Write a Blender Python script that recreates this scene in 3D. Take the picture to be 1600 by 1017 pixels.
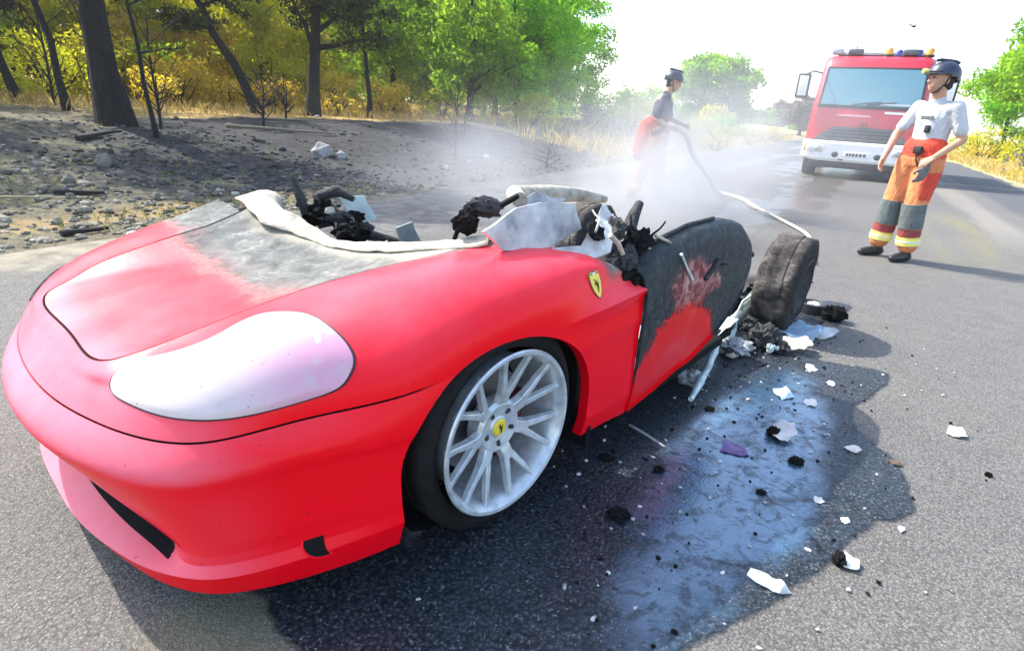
import bpy, bmesh, math, random
import numpy as np
from mathutils import Vector, Matrix, noise as mnoise

for o in list(bpy.data.objects):
    bpy.data.objects.remove(o)
SC = bpy.context.scene
COL = SC.collection
rad = math.radians

# ------------------------------------------------------------------ camera
cam_d = bpy.data.cameras.new('camera')
cam = bpy.data.objects.new('camera', cam_d); COL.objects.link(cam)
cam_d.sensor_width = 36.0
cam_d.lens = 36.0 * 907.2 / 1600.0
cam_d.clip_start = 0.05; cam_d.clip_end = 3000
_p, _r = 0.3579, 0.0611                      # pitch down, roll
_f = Vector((0, math.cos(_p), -math.sin(_p))); _x = Vector((1, 0, 0)); _u = _x.cross(_f)
_rt = _x * math.cos(_r) + _u * math.sin(_r); _up = -_x * math.sin(_r) + _u * math.cos(_r)
_m = Matrix((_rt, _up, -_f)).transposed().to_4x4()
_m.translation = Vector((0, 0, 1.2005))
cam.matrix_world = _m
SC.camera = cam

# ------------------------------------------------------------------ sky and sun
SUN_AZ = Vector((-0.86, 0.50, 0)).normalized()      # the sun stands far left and beyond the car
SUN_EL = rad(47)
w = bpy.data.worlds.new('World'); SC.world = w; w.use_nodes = True
nt = w.node_tree; nt.nodes.clear()
sky = nt.nodes.new('ShaderNodeTexSky'); sky.sky_type = 'NISHITA'; sky.sun_disc = False
sky.sun_elevation = SUN_EL
sky.sun_rotation = math.atan2(SUN_AZ.x, SUN_AZ.y)
sky.air_density = 1.0; sky.dust_density = 2.0; sky.ozone_density = 1.0
bg = nt.nodes.new('ShaderNodeBackground'); bg.inputs['Strength'].default_value = 0.15
wo = nt.nodes.new('ShaderNodeOutputWorld')
nt.links.new(sky.outputs[0], bg.inputs[0]); nt.links.new(bg.outputs[0], wo.inputs[0])
sd = bpy.data.lights.new('sun', 'SUN'); sd.energy = 2.35; sd.angle = rad(0.6); sd.color = (1.0, 0.95, 0.86)
sun = bpy.data.objects.new('sun', sd); COL.objects.link(sun)
sdir = SUN_AZ * math.cos(SUN_EL) + Vector((0, 0, math.sin(SUN_EL)))
sun.rotation_euler = sdir.to_track_quat('Z', 'Y').to_euler()
SC.view_settings.view_transform = 'Standard'; SC.view_settings.look = 'None'
SC.view_settings.gamma = 1.0; SC.view_settings.use_curve_mapping = False
SC.view_settings.exposure = 1.92
SC.cycles.max_bounces = 8; SC.cycles.transparent_max_bounces = 24
SC.cycles.volume_bounces = 1; SC.cycles.volume_step_rate = 2.0; SC.cycles.volume_max_steps = 96
SC.cycles.use_denoising = True
SC.cycles.sample_clamp_indirect = 6.0

# ------------------------------------------------------------------ helpers
def prop(o, label=None, cat=None, group=None, kind=None):
    if label: o['label'] = label
    if cat: o['category'] = cat
    if group: o['group'] = group
    if kind: o['kind'] = kind
    return o

def empty(name, loc=(0, 0, 0), rz=0.0, **k):
    o = bpy.data.objects.new(name, None); COL.objects.link(o)
    o.empty_display_size = 0.2
    o.location = loc; o.rotation_euler = (0, 0, rz)
    return prop(o, **k)

def obj(name, me, mat=None, parent=None, loc=None, rot=None, scale=None, **k):
    o = bpy.data.objects.new(name, me); COL.objects.link(o)
    if mat is not None:
        for m in (mat if isinstance(mat, (list, tuple)) else [mat]):
            if me.materials.find(m.name) < 0: me.materials.append(m)
    if parent is not None: o.parent = parent
    if loc is not None: o.location = loc
    if rot is not None: o.rotation_euler = rot
    if scale is not None: o.scale = scale if hasattr(scale, '__len__') else (scale,) * 3
    return prop(o, **k)

def smooth_mesh(me, angle=None):
    if not len(me.polygons): return me
    me.polygons.foreach_set('use_smooth', np.ones(len(me.polygons), dtype=bool))
    if angle is not None:
        me.set_sharp_from_angle(angle=rad(angle))
    return me

class MB:
    """collects shapes for one mesh"""
    def __init__(s): s.v = []; s.f = []; s.mi = []
    def add(s, vs, fs, mi=0, M=None):
        b = len(s.v)
        for p in vs:
            p = Vector(p)
            s.v.append(tuple(M @ p if M is not None else p))
        for f in fs: s.f.append([b + i for i in f]); s.mi.append(mi)
        return s
    def box(s, c, d, mi=0, M=None, bev=0.0, taper=(1, 1)):
        x, y, z = d[0] / 2, d[1] / 2, d[2] / 2
        if bev <= 0:
            vs = []
            for sz in (-1, 1):
                tx, ty = taper if sz > 0 else (1, 1)
                for sx, sy in ((-1, -1), (1, -1), (1, 1), (-1, 1)):
                    vs.append((c[0] + sx * x * tx, c[1] + sy * y * ty, c[2] + sz * z))
            return s.add(vs, [(0, 3, 2, 1), (4, 5, 6, 7), (0, 1, 5, 4), (1, 2, 6, 5), (2, 3, 7, 6), (3, 0, 4, 7)], mi, M)
        bm = bmesh.new(); bmesh.ops.create_cube(bm, size=1)
        for v in bm.verts:
            t = taper if v.co.z > 0 else (1, 1)
            v.co = Vector((v.co.x * d[0] * t[0], v.co.y * d[1] * t[1], v.co.z * d[2]))
        bmesh.ops.bevel(bm, geom=bm.edges[:], offset=bev, segments=2, affect='EDGES', profile=0.5)
        for v in bm.verts: v.co += Vector(c)
        s.bm(bm, mi, M); return s
    def bm(s, bm, mi=0, M=None):
        bm.verts.index_update()
        s.add([v.co[:] for v in bm.verts], [[v.index for v in f.verts] for f in bm.faces], mi, M); bm.free(); return s
    def tube(s, pts, r, n=8, mi=0, M=None, cap=True, closed=False):
        pts = [Vector(p) for p in pts]; N = len(pts)
        rs = r if hasattr(r, '__len__') else [r] * N
        vs = []; nrm = None
        for i, p in enumerate(pts):
            if closed: t = pts[(i + 1) % N] - pts[i - 1]
            else: t = pts[min(i + 1, N - 1)] - pts[max(i - 1, 0)]
            t = t.normalized() if t.length > 1e-9 else Vector((0, 0, 1))
            if nrm is None:
                nrm = t.orthogonal().normalized()
            nrm = (nrm - t * nrm.dot(t))
            nrm = nrm.normalized() if nrm.length > 1e-6 else t.orthogonal().normalized()
            b = t.cross(nrm)
            for k in range(n):
                a = 2 * math.pi * k / n
                vs.append(p + (nrm * math.cos(a) + b * math.sin(a)) * rs[i])
        fs = []
        for i in range(N if closed else N - 1):
            j = (i + 1) % N
            for k in range(n):
                fs.append((i * n + k, i * n + (k + 1) % n, j * n + (k + 1) % n, j * n + k))
        if cap and not closed:
            fs.append(tuple(range(n))[::-1]); fs.append(tuple((N - 1) * n + k for k in range(n)))
        return s.add(vs, fs, mi, M)
    def lathe(s, prof, n=32, mi=0, M=None, closed=False):
        """prof: (r, h) pairs turned about +Z"""
        vs = []
        for r, h in prof:
            for k in range(n):
                a = 2 * math.pi * k / n
                vs.append((r * math.cos(a), r * math.sin(a), h))
        fs = []; P = len(prof)
        for i in range(P if closed else P - 1):
            j = (i + 1) % P
            for k in range(n):
                fs.append((i * n + k, i * n + (k + 1) % n, j * n + (k + 1) % n, j * n + k))
        return s.add(vs, fs, mi, M)
    def prism(s, poly, h0, h1, mi=0, M=None):
        """poly (x,y) extruded from z=h0 to h1"""
        n = len(poly)
        vs = [(x, y, h0) for x, y in poly] + [(x, y, h1) for x, y in poly]
        fs = [tuple(range(n))[::-1], tuple(range(n, 2 * n))] + [(i, (i + 1) % n, n + (i + 1) % n, n + i) for i in range(n)]
        return s.add(vs, fs, mi, M)
    def mesh(s, name):
        me = bpy.data.meshes.new(name); me.from_pydata(s.v, [], s.f)
        if any(s.mi): me.polygons.foreach_set('material_index', s.mi)
        me.update(); return me
    def build(s, name, mat, parent=None, smooth=None, **k):
        me = s.mesh(name)
        if smooth is not None: smooth_mesh(me, smooth)
        return obj(name, me, mat, parent, **k)

# ------------------------------------------------------------------ material helpers
class NT:
    def __init__(s, name):
        s.m = bpy.data.materials.new(name); s.m.use_nodes = True
        s.t = s.m.node_tree; s.t.nodes.clear()
        s.out = s.n('ShaderNodeOutputMaterial')
    def n(s, ty, **k):
        nd = s.t.nodes.new(ty)
        for a, b in k.items(): setattr(nd, a, b)
        return nd
    def l(s, a, b): s.t.links.new(a, b)
    def setin(s, sock, v):
        if isinstance(v, bpy.types.NodeSocket): s.l(v, sock)
        elif isinstance(v, (tuple, list)) and len(v) == 3 and sock.type == 'RGBA': sock.default_value = (*v, 1)
        else: sock.default_value = v
    def coord(s, kind='Object'):
        return s.n('ShaderNodeTexCoord').outputs[kind]
    def noise(s, vec, scale, detail=4, rough=.55, dist=0.0, out='Fac'):
        nd = s.n('ShaderNodeTexNoise'); s.l(vec, nd.inputs['Vector'])
        nd.inputs['Scale'].default_value = scale; nd.inputs['Detail'].default_value = detail
        nd.inputs['Roughness'].default_value = rough; nd.inputs['Distortion'].default_value = dist
        return nd.outputs[out]
    def n_add(s, vec, scale, amt):
        nd = s.n('ShaderNodeVectorMath', operation='MULTIPLY_ADD'); s.l(s.noise(vec, scale, 2, .5, 0, 'Color'), nd.inputs[0]); nd.inputs[1].default_value = (amt,) * 3; s.l(vec, nd.inputs[2]); return nd.outputs[0]
    def voro(s, vec, scale, feature='F1', out='Distance', rand=1.0):
        nd = s.n('ShaderNodeTexVoronoi'); nd.feature = feature; s.l(vec, nd.inputs['Vector'])
        nd.inputs['Scale'].default_value = scale; nd.inputs['Randomness'].default_value = rand
        return nd.outputs[out]
    def ramp(s, fac, stops, interp='LINEAR'):
        nd = s.n('ShaderNodeValToRGB'); s.l(fac, nd.inputs[0]); cr = nd.color_ramp; cr.interpolation = interp
        while len(cr.elements) < len(stops): cr.elements.new(0.5)
        for e, (p, c) in zip(cr.elements, stops):
            e.position = p; e.color = (*c, 1) if hasattr(c, '__len__') else (c, c, c, 1)
        return nd.outputs[0]
    def math(s, op, a, b=None, c=None, clamp=False):
        nd = s.n('ShaderNodeMath', operation=op, use_clamp=clamp)
        s.setin(nd.inputs[0], a)
        if b is not None: s.setin(nd.inputs[1], b)
        if c is not None: s.setin(nd.inputs[2], c)
        return nd.outputs[0]
    def step(s, x, lo, hi):
        nd = s.n('ShaderNodeMapRange', interpolation_type='SMOOTHSTEP')
        s.setin(nd.inputs['Value'], x); s.setin(nd.inputs['From Min'], lo); s.setin(nd.inputs['From Max'], hi)
        return nd.outputs[0]
    def mix(s, fac, a, b, mode='MIX'):
        nd = s.n('ShaderNodeMix', data_type='RGBA', blend_type=mode)
        s.setin(nd.inputs[0], fac); s.setin(nd.inputs[6], a); s.setin(nd.inputs[7], b)
        return nd.outputs[2]
    def xyz(s, vec):
        nd = s.n('ShaderNodeSeparateXYZ'); s.l(vec, nd.inputs[0]); return nd.outputs
    def mapping(s, vec, scale=(1, 1, 1), rot=(0, 0, 0), loc=(0, 0, 0)):
        nd = s.n('ShaderNodeMapping'); s.l(vec, nd.inputs[0])
        nd.inputs['Scale'].default_value = scale; nd.inputs['Rotation'].default_value = rot; nd.inputs['Location'].default_value = loc
        return nd.outputs[0]
    def bump(s, h, dist=0.01, strength=1.0, normal=None):
        nd = s.n('ShaderNodeBump'); s.l(h, nd.inputs['Height'])
        s.setin(nd.inputs['Distance'], dist); s.setin(nd.inputs['Strength'], strength)
        if normal is not None: s.l(normal, nd.inputs['Normal'])
        return nd.outputs[0]
    def bsdf(s, color=(.5, .5, .5), rough=.5, metal=0.0, normal=None, **k):
        b = s.n('ShaderNodeBsdfPrincipled')
        s.setin(b.inputs['Base Color'], color); s.setin(b.inputs['Roughness'], rough); s.setin(b.inputs['Metallic'], metal)
        if normal is not None: s.l(normal, b.inputs['Normal'])
        for a, v in k.items(): s.setin(b.inputs[a.replace('_', ' ')], v)
        s.l(b.outputs[0], s.out.inputs[0]); return b

def simple(name, color, rough=.5, metal=0.0, vary=0.25, scale=8.0, bump=0.0, **k):
    """one colour broken up by noise, with optional relief"""
    t = NT(name); v = t.coord()
    nz = t.noise(v, scale, 5)
    c0 = tuple(c * (1 - vary) for c in color); c1 = tuple(min(1, c * (1 + vary)) for c in color)
    col = t.ramp(nz, [(.3, c0), (.7, c1)])
    nrm = t.bump(t.noise(v, scale * 4, 4), bump) if bump else None
    t.bsdf(col, rough, metal, nrm, **k); return t.m

def nat_spline(x, Y, xq):
    """natural cubic spline through Y (n,d) at x, sampled at xq"""
    n = len(x); h = np.diff(x); A = np.zeros((n, n)); B = np.zeros((n, Y.shape[1])); A[0, 0] = A[-1, -1] = 1
    for i in range(1, n - 1):
        A[i, i-1] = h[i-1]; A[i, i] = 2 * (h[i-1] + h[i]); A[i, i+1] = h[i]
        B[i] = 6 * ((Y[i+1] - Y[i]) / h[i] - (Y[i] - Y[i-1]) / h[i-1])
    Mm = np.linalg.solve(A, B)
    k = np.clip(np.searchsorted(x, xq) - 1, 0, n - 2)
    a = (x[k+1] - xq)[:, None]; b = (xq - x[k])[:, None]; H = h[k][:, None]
    return Mm[k] * a**3 / (6*H) + Mm[k+1] * b**3 / (6*H) + (Y[k]/H - Mm[k]*H/6) * a + (Y[k+1]/H - Mm[k+1]*H/6) * b


def sstep(x, a, b):
    t = np.clip((np.asarray(x, float) - a) / (b - a), 0, 1); return t * t * (3 - 2 * t)

# ================================================================== ground, road, wet patch
L0 = np.array([-3.69, 3.99]); DR = np.array([.4762, .8793]); DN = np.array([-DR[1], DR[0]])     # left road edge, its direction, its outward normal
def sd2w(s, d): return L0 + DR * s + DN * d
def sstep(x, a, b):
    t = np.clip((np.asarray(x, float) - a) / (b - a), 0, 1); return t * t * (3 - 2 * t)
def fbm(x, y, f=1.0, o=4):
    return mnoise.fractal(Vector((x * f, y * f, 3.7)), 1.0, 2.0, o)
def ground_h(x, y, rough=True):
    d = (x - L0[0]) * DN[0] + (y - L0[1]) * DN[1]
    h = float(.62 * sstep(d, .2, 6.5) + .5 * sstep(d, 7, 30) + 1.8 * sstep(d, 30, 90))
    e = -9.2 - d
    h += float(.30 * sstep(e, .2, 5) + .8 * sstep(e, 6, 40))
    off = d if d > 0 else e
    if off > 0:
        k = min(1, off / .8)
        if rough: h += k * (.05 * fbm(x, y, .45) + .028 * fbm(x, y, 2.1) + .014 * fbm(x, y, 6.5))
    else:
        h -= .03 * min(1.0, -off / .25)
    return h

def grid_sheet(name, xs, ys, hf, mat, **k):
    vs = [(x, y, hf(x, y)) for y in ys for x in xs]; n = len(xs)
    fs = [(j*n+i, j*n+i+1, (j+1)*n+i+1, (j+1)*n+i) for j in range(len(ys)-1) for i in range(n-1)]
    me = bpy.data.meshes.new(name); me.from_pydata(vs, [], fs); me.update(); smooth_mesh(me)
    return obj(name, me, mat, **k)
def stretch(a, b, c, d, fine, coarse):
    """fine steps between b and c, growing steps out to a and d"""
    o = list(np.arange(b, c + 1e-6, fine)); st = fine; x = b
    while x > a: st = min(st * 1.12, coarse); x -= st; o.insert(0, x)
    st = fine; x = o[-1]
    while x < d: st = min(st * 1.12, coarse); x += st; o.append(x)
    return o

t = NT('forest_floor'); P = t.coord('Object')
def lin(vec, ax, ay, c):
    q = t.xyz(vec); return t.math('ADD', t.math('ADD', t.math('MULTIPLY', q[0], ax), t.math('MULTIPLY', q[1], ay)), c)
S_ = lin(P, DR[0], DR[1], -float(L0 @ DR)); D_ = lin(P, DN[0], DN[1], -float(L0 @ DN))
n1 = t.noise(P, 1.1, 6, .6); n2 = t.noise(P, 9, 6, .65); n3 = t.noise(P, 45, 4, .6); nw = t.noise(P, .35, 4, .6)
soil = t.ramp(n2, [(.25, (.016, .014, .009)), (.42, (.066, .053, .027)), (.58, (.150, .120, .062)), (.75, (.27, .22, .125))])
soil = t.mix(t.step(n3, .42, .62), soil, (.155, .132, .082))
soil = t.mix(t.math('MULTIPLY', t.step(n1, .48, .66), .6), soil, (.13, .14, .06))
straw = t.ramp(n2, [(.3, (.22, .13, .04)), (.55, (.50, .33, .10)), (.8, (.62, .46, .18))])
sm = t.math('MULTIPLY', t.step(t.math('ADD', D_, t.math('MULTIPLY', n1, 3.0)), 7.6, 9.6), t.step(S_, 3.5, 7.5))
soil = t.mix(t.math('MULTIPLY', t.step(t.noise(P, 22, 5, .7), .50, .60), .6), soil, (.030, .027, .020))
soil = t.mix(sm, soil, straw)
# strip of dry straw beside the tarmac
st2 = t.math('MULTIPLY', t.step(t.math('ABSOLUTE', t.math('SUBTRACT', t.math('ADD', D_, t.math('MULTIPLY', n1, .5)), 1.05)), .34, .12), t.step(n2, .38, .55))
soil = t.mix(t.math('MULTIPLY', st2, .75), soil, (.30, .20, .075))
# burnt ground between car and trees
bs = t.math('DIVIDE', t.math('SUBTRACT', S_, 8.6), 6.9); bd = t.math('DIVIDE', t.math('SUBTRACT', D_, 3.4), 4.0)
bq = t.math('SQRT', t.math('ADD', t.math('MULTIPLY', bs, bs), t.math('MULTIPLY', bd, bd)))
bq = t.math('ADD', bq, t.math('MULTIPLY', t.math('SUBTRACT', n1, .5), .9))
burn = t.step(bq, 1.06, .88)
ashc = t.ramp(t.noise(P, 3.2, 7, .68, .5), [(.34, (.003, .003, .0035)), (.50, (.010, .010, .0105)), (.64, (.032, .032, .031)), (.80, (.11, .11, .107))])
ashc = t.mix(t.step(n3, .50, .66), ashc, (.022, .022, .022))
near_ash = t.math('MULTIPLY', t.step(D_, 2.6, .6), t.step(S_, 4.2, 6.0))
ashc = t.mix(t.math('MULTIPLY', near_ash, .40), ashc, (.105, .105, .10))
col = t.mix(burn, soil, ashc)
right = t.step(D_, -8.5, -9.5)
col = t.mix(right, col, t.ramp(n2, [(.3, (.16, .13, .06)), (.6, (.44, .37, .20)), (.8, (.55, .47, .28))]))
far = t.step(S_, 16, 30)
col = t.mix(t.math('MULTIPLY', far, .7), col, t.ramp(n1, [(.35, (.20, .17, .06)), (.65, (.46, .38, .16))]))
t.bsdf(col, .95, 0, t.bump(t.math('ADD', t.math('MULTIPLY', n2, .7), t.math('MULTIPLY', n3, .3)), .06, .9))
M_floor = t.m
grid_sheet('ground', stretch(-160, -11, 2.5, 320, .16, 9), stretch(-40, 3.2, 16, 420, .16, 9), ground_h, M_floor, kind='structure')

# ---- road
t = NT('old_asphalt'); P = t.coord('Object'); q = t.xyz(P)
S_ = lin(P, DR[0], DR[1], -float(L0 @ DR)); D_ = lin(P, DN[0], DN[1], -float(L0 @ DN))
n1 = t.noise(P, .8, 5, .6); n2 = t.noise(P, 6, 6, .6); n3 = t.noise(P, 120, 3, .7); vo = t.voro(t.n_add(P, 140, .012), 120)
base = t.ramp(n2, [(.3, (.115, .108, .097)), (.7, (.170, .160, .144))])
base = t.mix(t.math('MULTIPLY', t.step(n1, .42, .68), .5), base, (.185, .173, .148))
agg = t.ramp(vo, [(.05, (.36, .345, .315)), (.32, (.13, .124, .114)), (.70, (.025, .024, .023))])
base = t.mix(.55, base, agg, 'MIX')
base = t.mix(t.math('MULTIPLY', t.step(t.noise(P, 60, 3, .6), .54, .62), .65), base, (.040, .040, .040))
base = t.mix(t.math('MULTIPLY', t.step(n3, .60, .68), .7), base, (.40, .385, .35))
# olive stain in front of the car
ex = t.math('SUBTRACT', q[0], -.62); ey = t.math('SUBTRACT', q[1], 1.02)
er = t.math('ADD', t.math('SQRT', t.math('ADD', t.math('MULTIPLY', ex, ex), t.math('MULTIPLY', t.math('MULTIPLY', ey, ey), 2.0))), t.math('MULTIPLY', n2, .12))
base = t.mix(t.math('MULTIPLY', t.step(er, .34, .16), .38), base, (.17, .16, .06))
# darker tarmac band on the far lane, pale sandy wash beside it, worn streaks along the road
U = t.mapping(P, rot=(0, 0, math.atan2(DR[1], DR[0])), scale=(1, 1, 1)); 
stv = t.n('ShaderNodeCombineXYZ'); t.l(t.math('MULTIPLY', S_, .12), stv.inputs[0]); t.l(D_, stv.inputs[1])
strk = t.noise(stv.outputs[0], 1.3, 5, .6)
band = t.math('MULTIPLY', t.step(t.math('ADD', D_, t.math('MULTIPLY', strk, .6)), -7.35, -7.6), t.step(S_, 8, 12))
base = t.mix(t.math('MULTIPLY', band, .75), base, (.055, .060, .068))
sand = t.math('MULTIPLY', t.step(t.math('ABSOLUTE', t.math('SUBTRACT', t.math('ADD', D_, t.math('MULTIPLY', strk, .8)), -6.75)), .38, .12), t.step(S_, 6, 9))
oliv = t.math('MULTIPLY', t.step(t.math('ABSOLUTE', t.math('SUBTRACT', t.math('ADD', D_, t.math('MULTIPLY', n2, .7)), -6.15)), .50, .15), t.math('MULTIPLY', t.step(S_, 4.5, 6.5), t.step(S_, 10.5, 8.5)))
base = t.mix(t.math('MULTIPLY', oliv, t.math('MULTIPLY', t.step(strk, .35, .62), .6)), base, (.19, .17, .055))  # yellow-green reflection on the wet road put into the base colour
base = t.mix(t.math('MULTIPLY', sand, .35), base, (.30, .27, .215))
edge_d = t.math('MULTIPLY', t.step(t.math('ADD', D_, t.math('MULTIPLY', n2, .8)), -.35, .25), .8)
base = t.mix(edge_d, base, t.ramp(n2, [(.3, (.12, .105, .07)), (.7, (.34, .30, .21))]))
# ash, soot and dirt washed over the tarmac edge behind the car
ashm = t.math('ADD', D_, t.math('MULTIPLY', t.math('SUBTRACT', t.noise(P, 1.6, 6, .65), .5), 2.2))
ashm = t.math('MULTIPLY', t.step(ashm, -2.3, -.9), t.math('MULTIPLY', t.step(S_, .9, 2.2), t.step(S_, 13, 9)))
ashk = t.ramp(t.noise(P, 5, 7, .7, .6), [(.34, (.010, .010, .010)), (.48, (.050, .049, .047)), (.62, (.135, .132, .125)), (.78, (.28, .275, .26))])
base = t.mix(t.math('MULTIPLY', ashm, .9), base, ashk)
# run-off water on the tarmac around the fire engine: darker and glossy
wn = t.math('ADD', t.noise(stv.outputs[0], .55, 4, .55), t.math('MULTIPLY', t.math('SUBTRACT', n1, .5), .5))
wet = t.math('MULTIPLY', t.step(wn, .47, .56), t.math('MULTIPLY', t.step(S_, 3.5, 6.0), t.step(D_, -.4, -1.6)))
wet = t.math('MULTIPLY', wet, t.step(t.math('ABSOLUTE', t.math('ADD', D_, 3.7)), 2.2, 1.4))
base = t.mix(t.math('MULTIPLY', wet, .55), base, (.075, .062, .040))
rg = t.math('SUBTRACT', .86, t.math('MULTIPLY', wet, .58))
t.bsdf(base, rg, 0, t.bump(t.math('ADD', t.math('MULTIPLY', vo, .6), t.math('ADD', n3, t.math('MULTIPLY', t.noise(P, 45, 4, .65), .8))), .005, t.math('SUBTRACT', .9, t.math('MULTIPLY', wet, .7))))
M_road = t.m
rng = random.Random(4)
mb = MB(); nS = 260; ss_ = [-30 + 0.5 * i if i < 160 else -30 + 80 + (i - 160) * 3.2 for i in range(nS)]
vs = []
for s in ss_:
    jl = .10 * fbm(s, 0, .9, 4) + .05; jr = .12 * fbm(s, 9, .8, 4)
    for d in (jl, -2.3, -4.6, -6.9, -9.25 + jr):
        p = sd2w(s, d); vs.append((p[0], p[1], 0.0))
mb.add(vs, [(i*5+j, i*5+j+1, (i+1)*5+j+1, (i+1)*5+j) for i in range(nS - 1) for j in range(4)])
road = mb.build('road', M_road, kind='structure')
for p_ in road.data.polygons: pass
road.data.flip_normals() if road.data.polygons[0].normal.z < 0 else None

# ---- wet patch round the car
t = NT('wet_asphalt'); P = t.coord('Object')
n1 = t.noise(P, 2.4, 5, .6, .4); n2 = t.noise(P, 14, 5, .6); vo = t.voro(P, 80); n3 = t.noise(P, 110, 3, .7)
stv = t.mapping(P, rot=(0, 0, rad(-40)), scale=(.5, 2.2, 1)); strk = t.noise(stv, 3.0, 5, .6, .3)
col = t.ramp(vo, [(.05, (.060, .060, .060)), (.4, (.024, .024, .025)), (.7, (.010, .010, .010))])
col = t.mix(t.math('MULTIPLY', t.step(n3, .58, .68), t.step(t.noise(P, 55, 3, .6), .45, .58)), col, (.20, .20, .195))
q = t.xyz(P)
# blue sky reflection painted into the wet film along the middle of the patch
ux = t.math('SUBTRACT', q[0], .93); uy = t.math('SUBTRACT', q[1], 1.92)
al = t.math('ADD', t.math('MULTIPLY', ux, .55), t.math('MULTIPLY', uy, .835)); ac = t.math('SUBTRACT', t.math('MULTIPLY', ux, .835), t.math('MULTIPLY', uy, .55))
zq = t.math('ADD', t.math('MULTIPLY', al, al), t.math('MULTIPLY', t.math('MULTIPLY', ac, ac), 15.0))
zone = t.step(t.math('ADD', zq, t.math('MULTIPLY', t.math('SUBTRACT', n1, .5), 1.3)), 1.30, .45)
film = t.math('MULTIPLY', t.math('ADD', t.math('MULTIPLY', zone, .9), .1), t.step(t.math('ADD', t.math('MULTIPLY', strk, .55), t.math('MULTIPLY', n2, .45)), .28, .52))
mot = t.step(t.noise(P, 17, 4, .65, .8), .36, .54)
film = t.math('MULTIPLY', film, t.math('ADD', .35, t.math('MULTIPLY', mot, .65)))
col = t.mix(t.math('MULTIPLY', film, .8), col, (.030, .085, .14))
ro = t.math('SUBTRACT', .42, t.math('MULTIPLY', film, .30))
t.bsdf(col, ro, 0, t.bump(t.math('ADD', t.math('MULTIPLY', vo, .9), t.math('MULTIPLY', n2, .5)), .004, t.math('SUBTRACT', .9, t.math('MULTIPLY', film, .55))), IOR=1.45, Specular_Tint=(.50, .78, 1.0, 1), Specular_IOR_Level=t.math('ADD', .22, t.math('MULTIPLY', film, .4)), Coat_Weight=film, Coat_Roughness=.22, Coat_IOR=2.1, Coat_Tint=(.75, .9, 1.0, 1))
at = t.n('ShaderNodeAttribute'); at.attribute_name = 'inside'
bs_ = t.out.inputs[0].links[0].from_socket; tr_ = t.n('ShaderNodeBsdfTransparent'); mx_ = t.n('ShaderNodeMixShader')
t.l(t.step(t.math('ADD', at.outputs['Fac'], t.math('MULTIPLY', t.math('SUBTRACT', n2, .5), .7)), .25, .75), mx_.inputs[0]); t.l(tr_.outputs[0], mx_.inputs[1]); t.l(bs_, mx_.inputs[2]); t.l(mx_.outputs[0], t.out.inputs[0])
M_wet = t.m
WET = [(-0.654,1.141),(-0.581,1.066),(-0.473,0.989),(-0.292,0.924),(0.050,0.901),(0.341,0.966),(0.515,1.062),(0.676,1.160),(0.865,1.283),(1.055,1.423),(1.139,1.506),(1.322,1.609),(1.442,1.722),(1.526,1.946),(1.517,2.106),(1.537,2.292),(1.670,2.458),(1.938,2.698),(1.984,2.874),(1.788,2.929),(1.659,3.014),(1.604,3.155),(2.048,3.610),(2.427,4.009),(2.198,4.112),(1.491,4.040),(0.620,4.417),(-0.337,3.797),(-0.781,2.852),(-1.083,1.915),(-1.018,1.387),]
def smooth_closed(P, k=8):
    P = np.array(P, float); n = len(P); per = np.vstack([P[-2:], P, P[:3]])
    return nat_spline(np.arange(-2, n + 3, dtype=float), per, np.linspace(0, n, n * k, endpoint=False))
wp = smooth_closed(WET, 10)
wp = [(x + .018 * fbm(x, y, 7), y + .018 * fbm(x + 5, y, 7)) for x, y in wp]
mb = MB(); n = len(wp)
wa = np.array(wp); tg = np.roll(wa, -1, 0) - np.roll(wa, 1, 0); nr = np.stack([-tg[:, 1], tg[:, 0]], 1); nr /= np.linalg.norm(nr, axis=1)[:, None]
ar = .5 * np.sum(wa[:, 0] * np.roll(wa[:, 1], -1) - np.roll(wa[:, 0], -1) * wa[:, 1])
if ar < 0: nr = -nr
for _ in range(8): nr = (nr + np.roll(nr, 1, 0) + np.roll(nr, -1, 0)) / 3
wi = wa + nr * .045; wo_ = wa - nr * .02
mb.add([(x, y, .0042) for x, y in wi] + [(x, y, .0035) for x, y in wo_], [tuple(range(n))] + [(i, n + i, n + (i + 1) % n, (i + 1) % n) for i in range(n)])
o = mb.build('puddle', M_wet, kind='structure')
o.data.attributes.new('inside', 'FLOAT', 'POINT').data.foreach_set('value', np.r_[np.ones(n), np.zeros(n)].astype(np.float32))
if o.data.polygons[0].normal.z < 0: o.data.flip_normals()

# ================================================================== trees, bushes, grass, stones
def leaf_mat(name, c0, c1, trans=.55):
    t = NT(name); P = t.coord('Object'); oi = t.n('ShaderNodeObjectInfo')
    at = t.n('ShaderNodeAttribute'); at.attribute_name = 'tone'
    col = t.mix(at.outputs['Fac'], c0, c1)
    hs = t.n('ShaderNodeHueSaturation'); t.l(col, hs.inputs['Color'])
    t.l(t.math('ADD', .492, t.math('MULTIPLY', oi.outputs['Random'], .016)), hs.inputs['Hue'])
    t.l(t.math('ADD', .85, t.math('MULTIPLY', oi.outputs['Random'], .3)), hs.inputs['Value'])
    d = t.n('ShaderNodeBsdfPrincipled'); t.l(hs.outputs[0], d.inputs['Base Color']); d.inputs['Roughness'].default_value = .55; d.inputs['Specular IOR Level'].default_value = .25
    tr = t.n('ShaderNodeBsdfTranslucent'); t.l(t.mix(.5, hs.outputs[0], t.mix(1.0, hs.outputs[0], (1.0, 1.0, .25), 'MULTIPLY')), tr.inputs['Color'])
    mx = t.n('ShaderNodeMixShader'); mx.inputs[0].default_value = trans
    t.l(d.outputs[0], mx.inputs[1]); t.l(tr.outputs[0], mx.inputs[2]); t.l(mx.outputs[0], t.out.inputs[0])
    return t.m
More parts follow.
